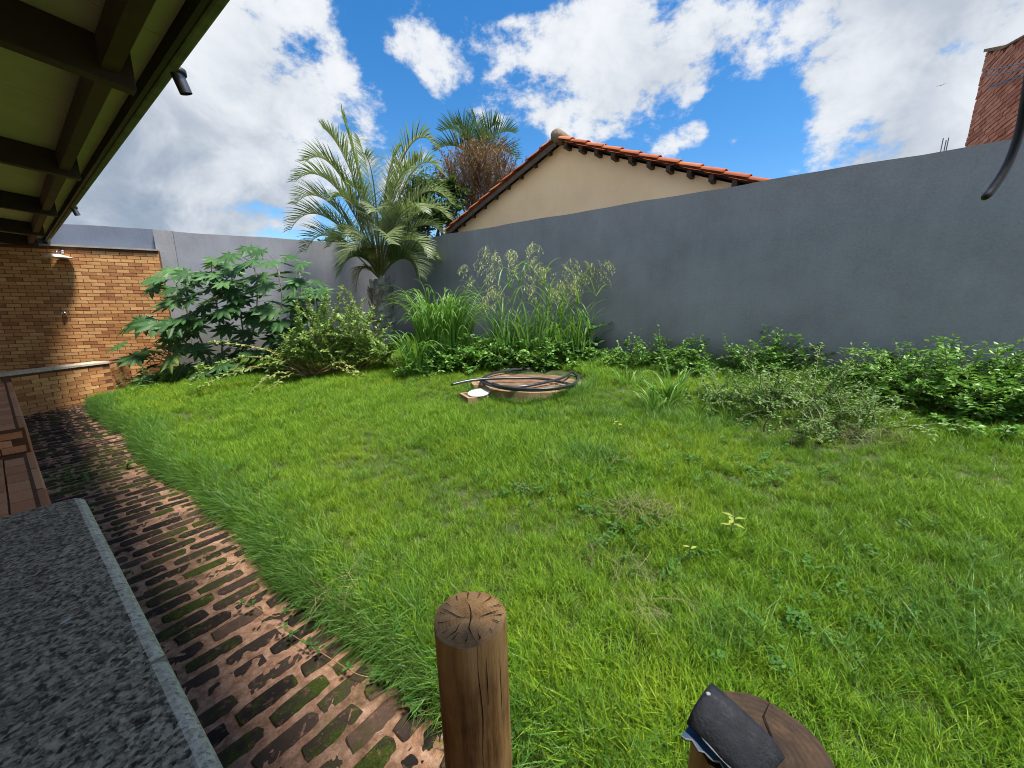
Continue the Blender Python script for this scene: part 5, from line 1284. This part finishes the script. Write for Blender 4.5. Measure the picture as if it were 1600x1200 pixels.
for i in range(2600):
    n, t = random.uniform(1.0, 5.9), random.uniform(-3, 10); q = H(n, t)
    if vis_pt(q.x, q.y) is None or reject(q.x, q.y, n, t): continue
    if vnoise(q.x, q.y, 1.7, 4.) > .15 or random.random() < .12: put(q.x, q.y, random.uniform(.45, .85))
for (px, py, sx, sy, cnt) in ((1080, 655, 80, 18, 60), (920, 720, 50, 15, 40), (1500, 980, 140, 90, 70), (830, 655, 60, 8, 24), (1150, 1000, 60, 30, 14), (960, 650, 70, 14, 30), (820, 622, 50, 4, 40), (870, 620, 30, 3, 20), (770, 617, 34, 2, 40), (830, 620, 50, 2, 70), (890, 612, 18, 3, 30), (735, 628, 14, 2, 16)):
    for k in range(cnt):
        p = on_lawn(px+random.gauss(0, sx*.6), py+random.gauss(0, sy*.6))
        if not reject(p.x, p.y, 0, 0): put(p.x, p.y, random.uniform(.7, 1.25), Matrix.Rotation(random.gauss(0, .3), 3, 'X'))
for k in range(700):                                          # taller growth at the foot of the walls
    s = random.uniform(.3, 10.5); q = CORN+WD*s-WNB*abs(random.gauss(.1, .25))
    if reject(q.x, q.y, 0, 0): continue
    put(q.x, q.y, random.uniform(.8, 1.5))
tag(scatter('long_grass', longc, P_, R_, S_, I_))
ros = [rosette('rosette', M['weed']) for _ in range(4)]; P_, R_, S_, I_ = [], [], [], []
for (px, py, sx, sy, cnt) in ((980, 730, 110, 22, 100), (880, 770, 60, 22, 60), (1170, 745, 70, 14, 50), (1240, 1000, 60, 70, 22), (1400, 960, 100, 60, 26), (1250, 900, 80, 40, 24), (1010, 830, 50, 25, 30), (1060, 900, 60, 30, 12), (1230, 660, 90, 20, 90), (560, 1015, 30, 20, 8)):
    for k in range(cnt):
        p = on_lawn(px+random.gauss(0, sx*.95), py+random.gauss(0, sy*.95))
        if reject(p.x, p.y, 0, 0) or nt(p.x, p.y)[0] < .8: continue
        P_.append((p.x, p.y, p.z+random.uniform(.01, .045))); R_.append((random.gauss(0, .2), random.gauss(0, .2), random.uniform(0, 6.3))); S_.append(random.uniform(.4, .8)); I_.append(random.randrange(4))
tag(scatter('broadleaf_weeds', ros, P_, R_, S_, I_))
tan = [tangle('tangle', M['straw']) for _ in range(3)]; P_, R_, S_, I_ = [], [], [], []
for (px, py, sx, sy, cnt) in ((1005, 805, 60, 16, 13), (930, 725, 40, 14, 6), (1045, 965, 30, 14, 3), (1260, 660, 90, 18, 14), (800, 780, 200, 120, 5), (1350, 690, 60, 8, 12), (520, 940, 40, 20, 6)):
    for k in range(cnt):
        p = on_lawn(px+random.gauss(0, sx*.6), py+random.gauss(0, sy*.6))
        if reject(p.x, p.y, 0, 0) or nt(p.x, p.y)[0] < .8: continue
        P_.append((p.x, p.y, p.z+random.uniform(.0, .03))); R_.append((random.gauss(0, .2), random.gauss(0, .2), random.uniform(0, 6.3))); S_.append(random.uniform(.7, 1.3)); I_.append(random.randrange(3))
tag(scatter('dead_grass', tan, P_, R_, S_, I_))
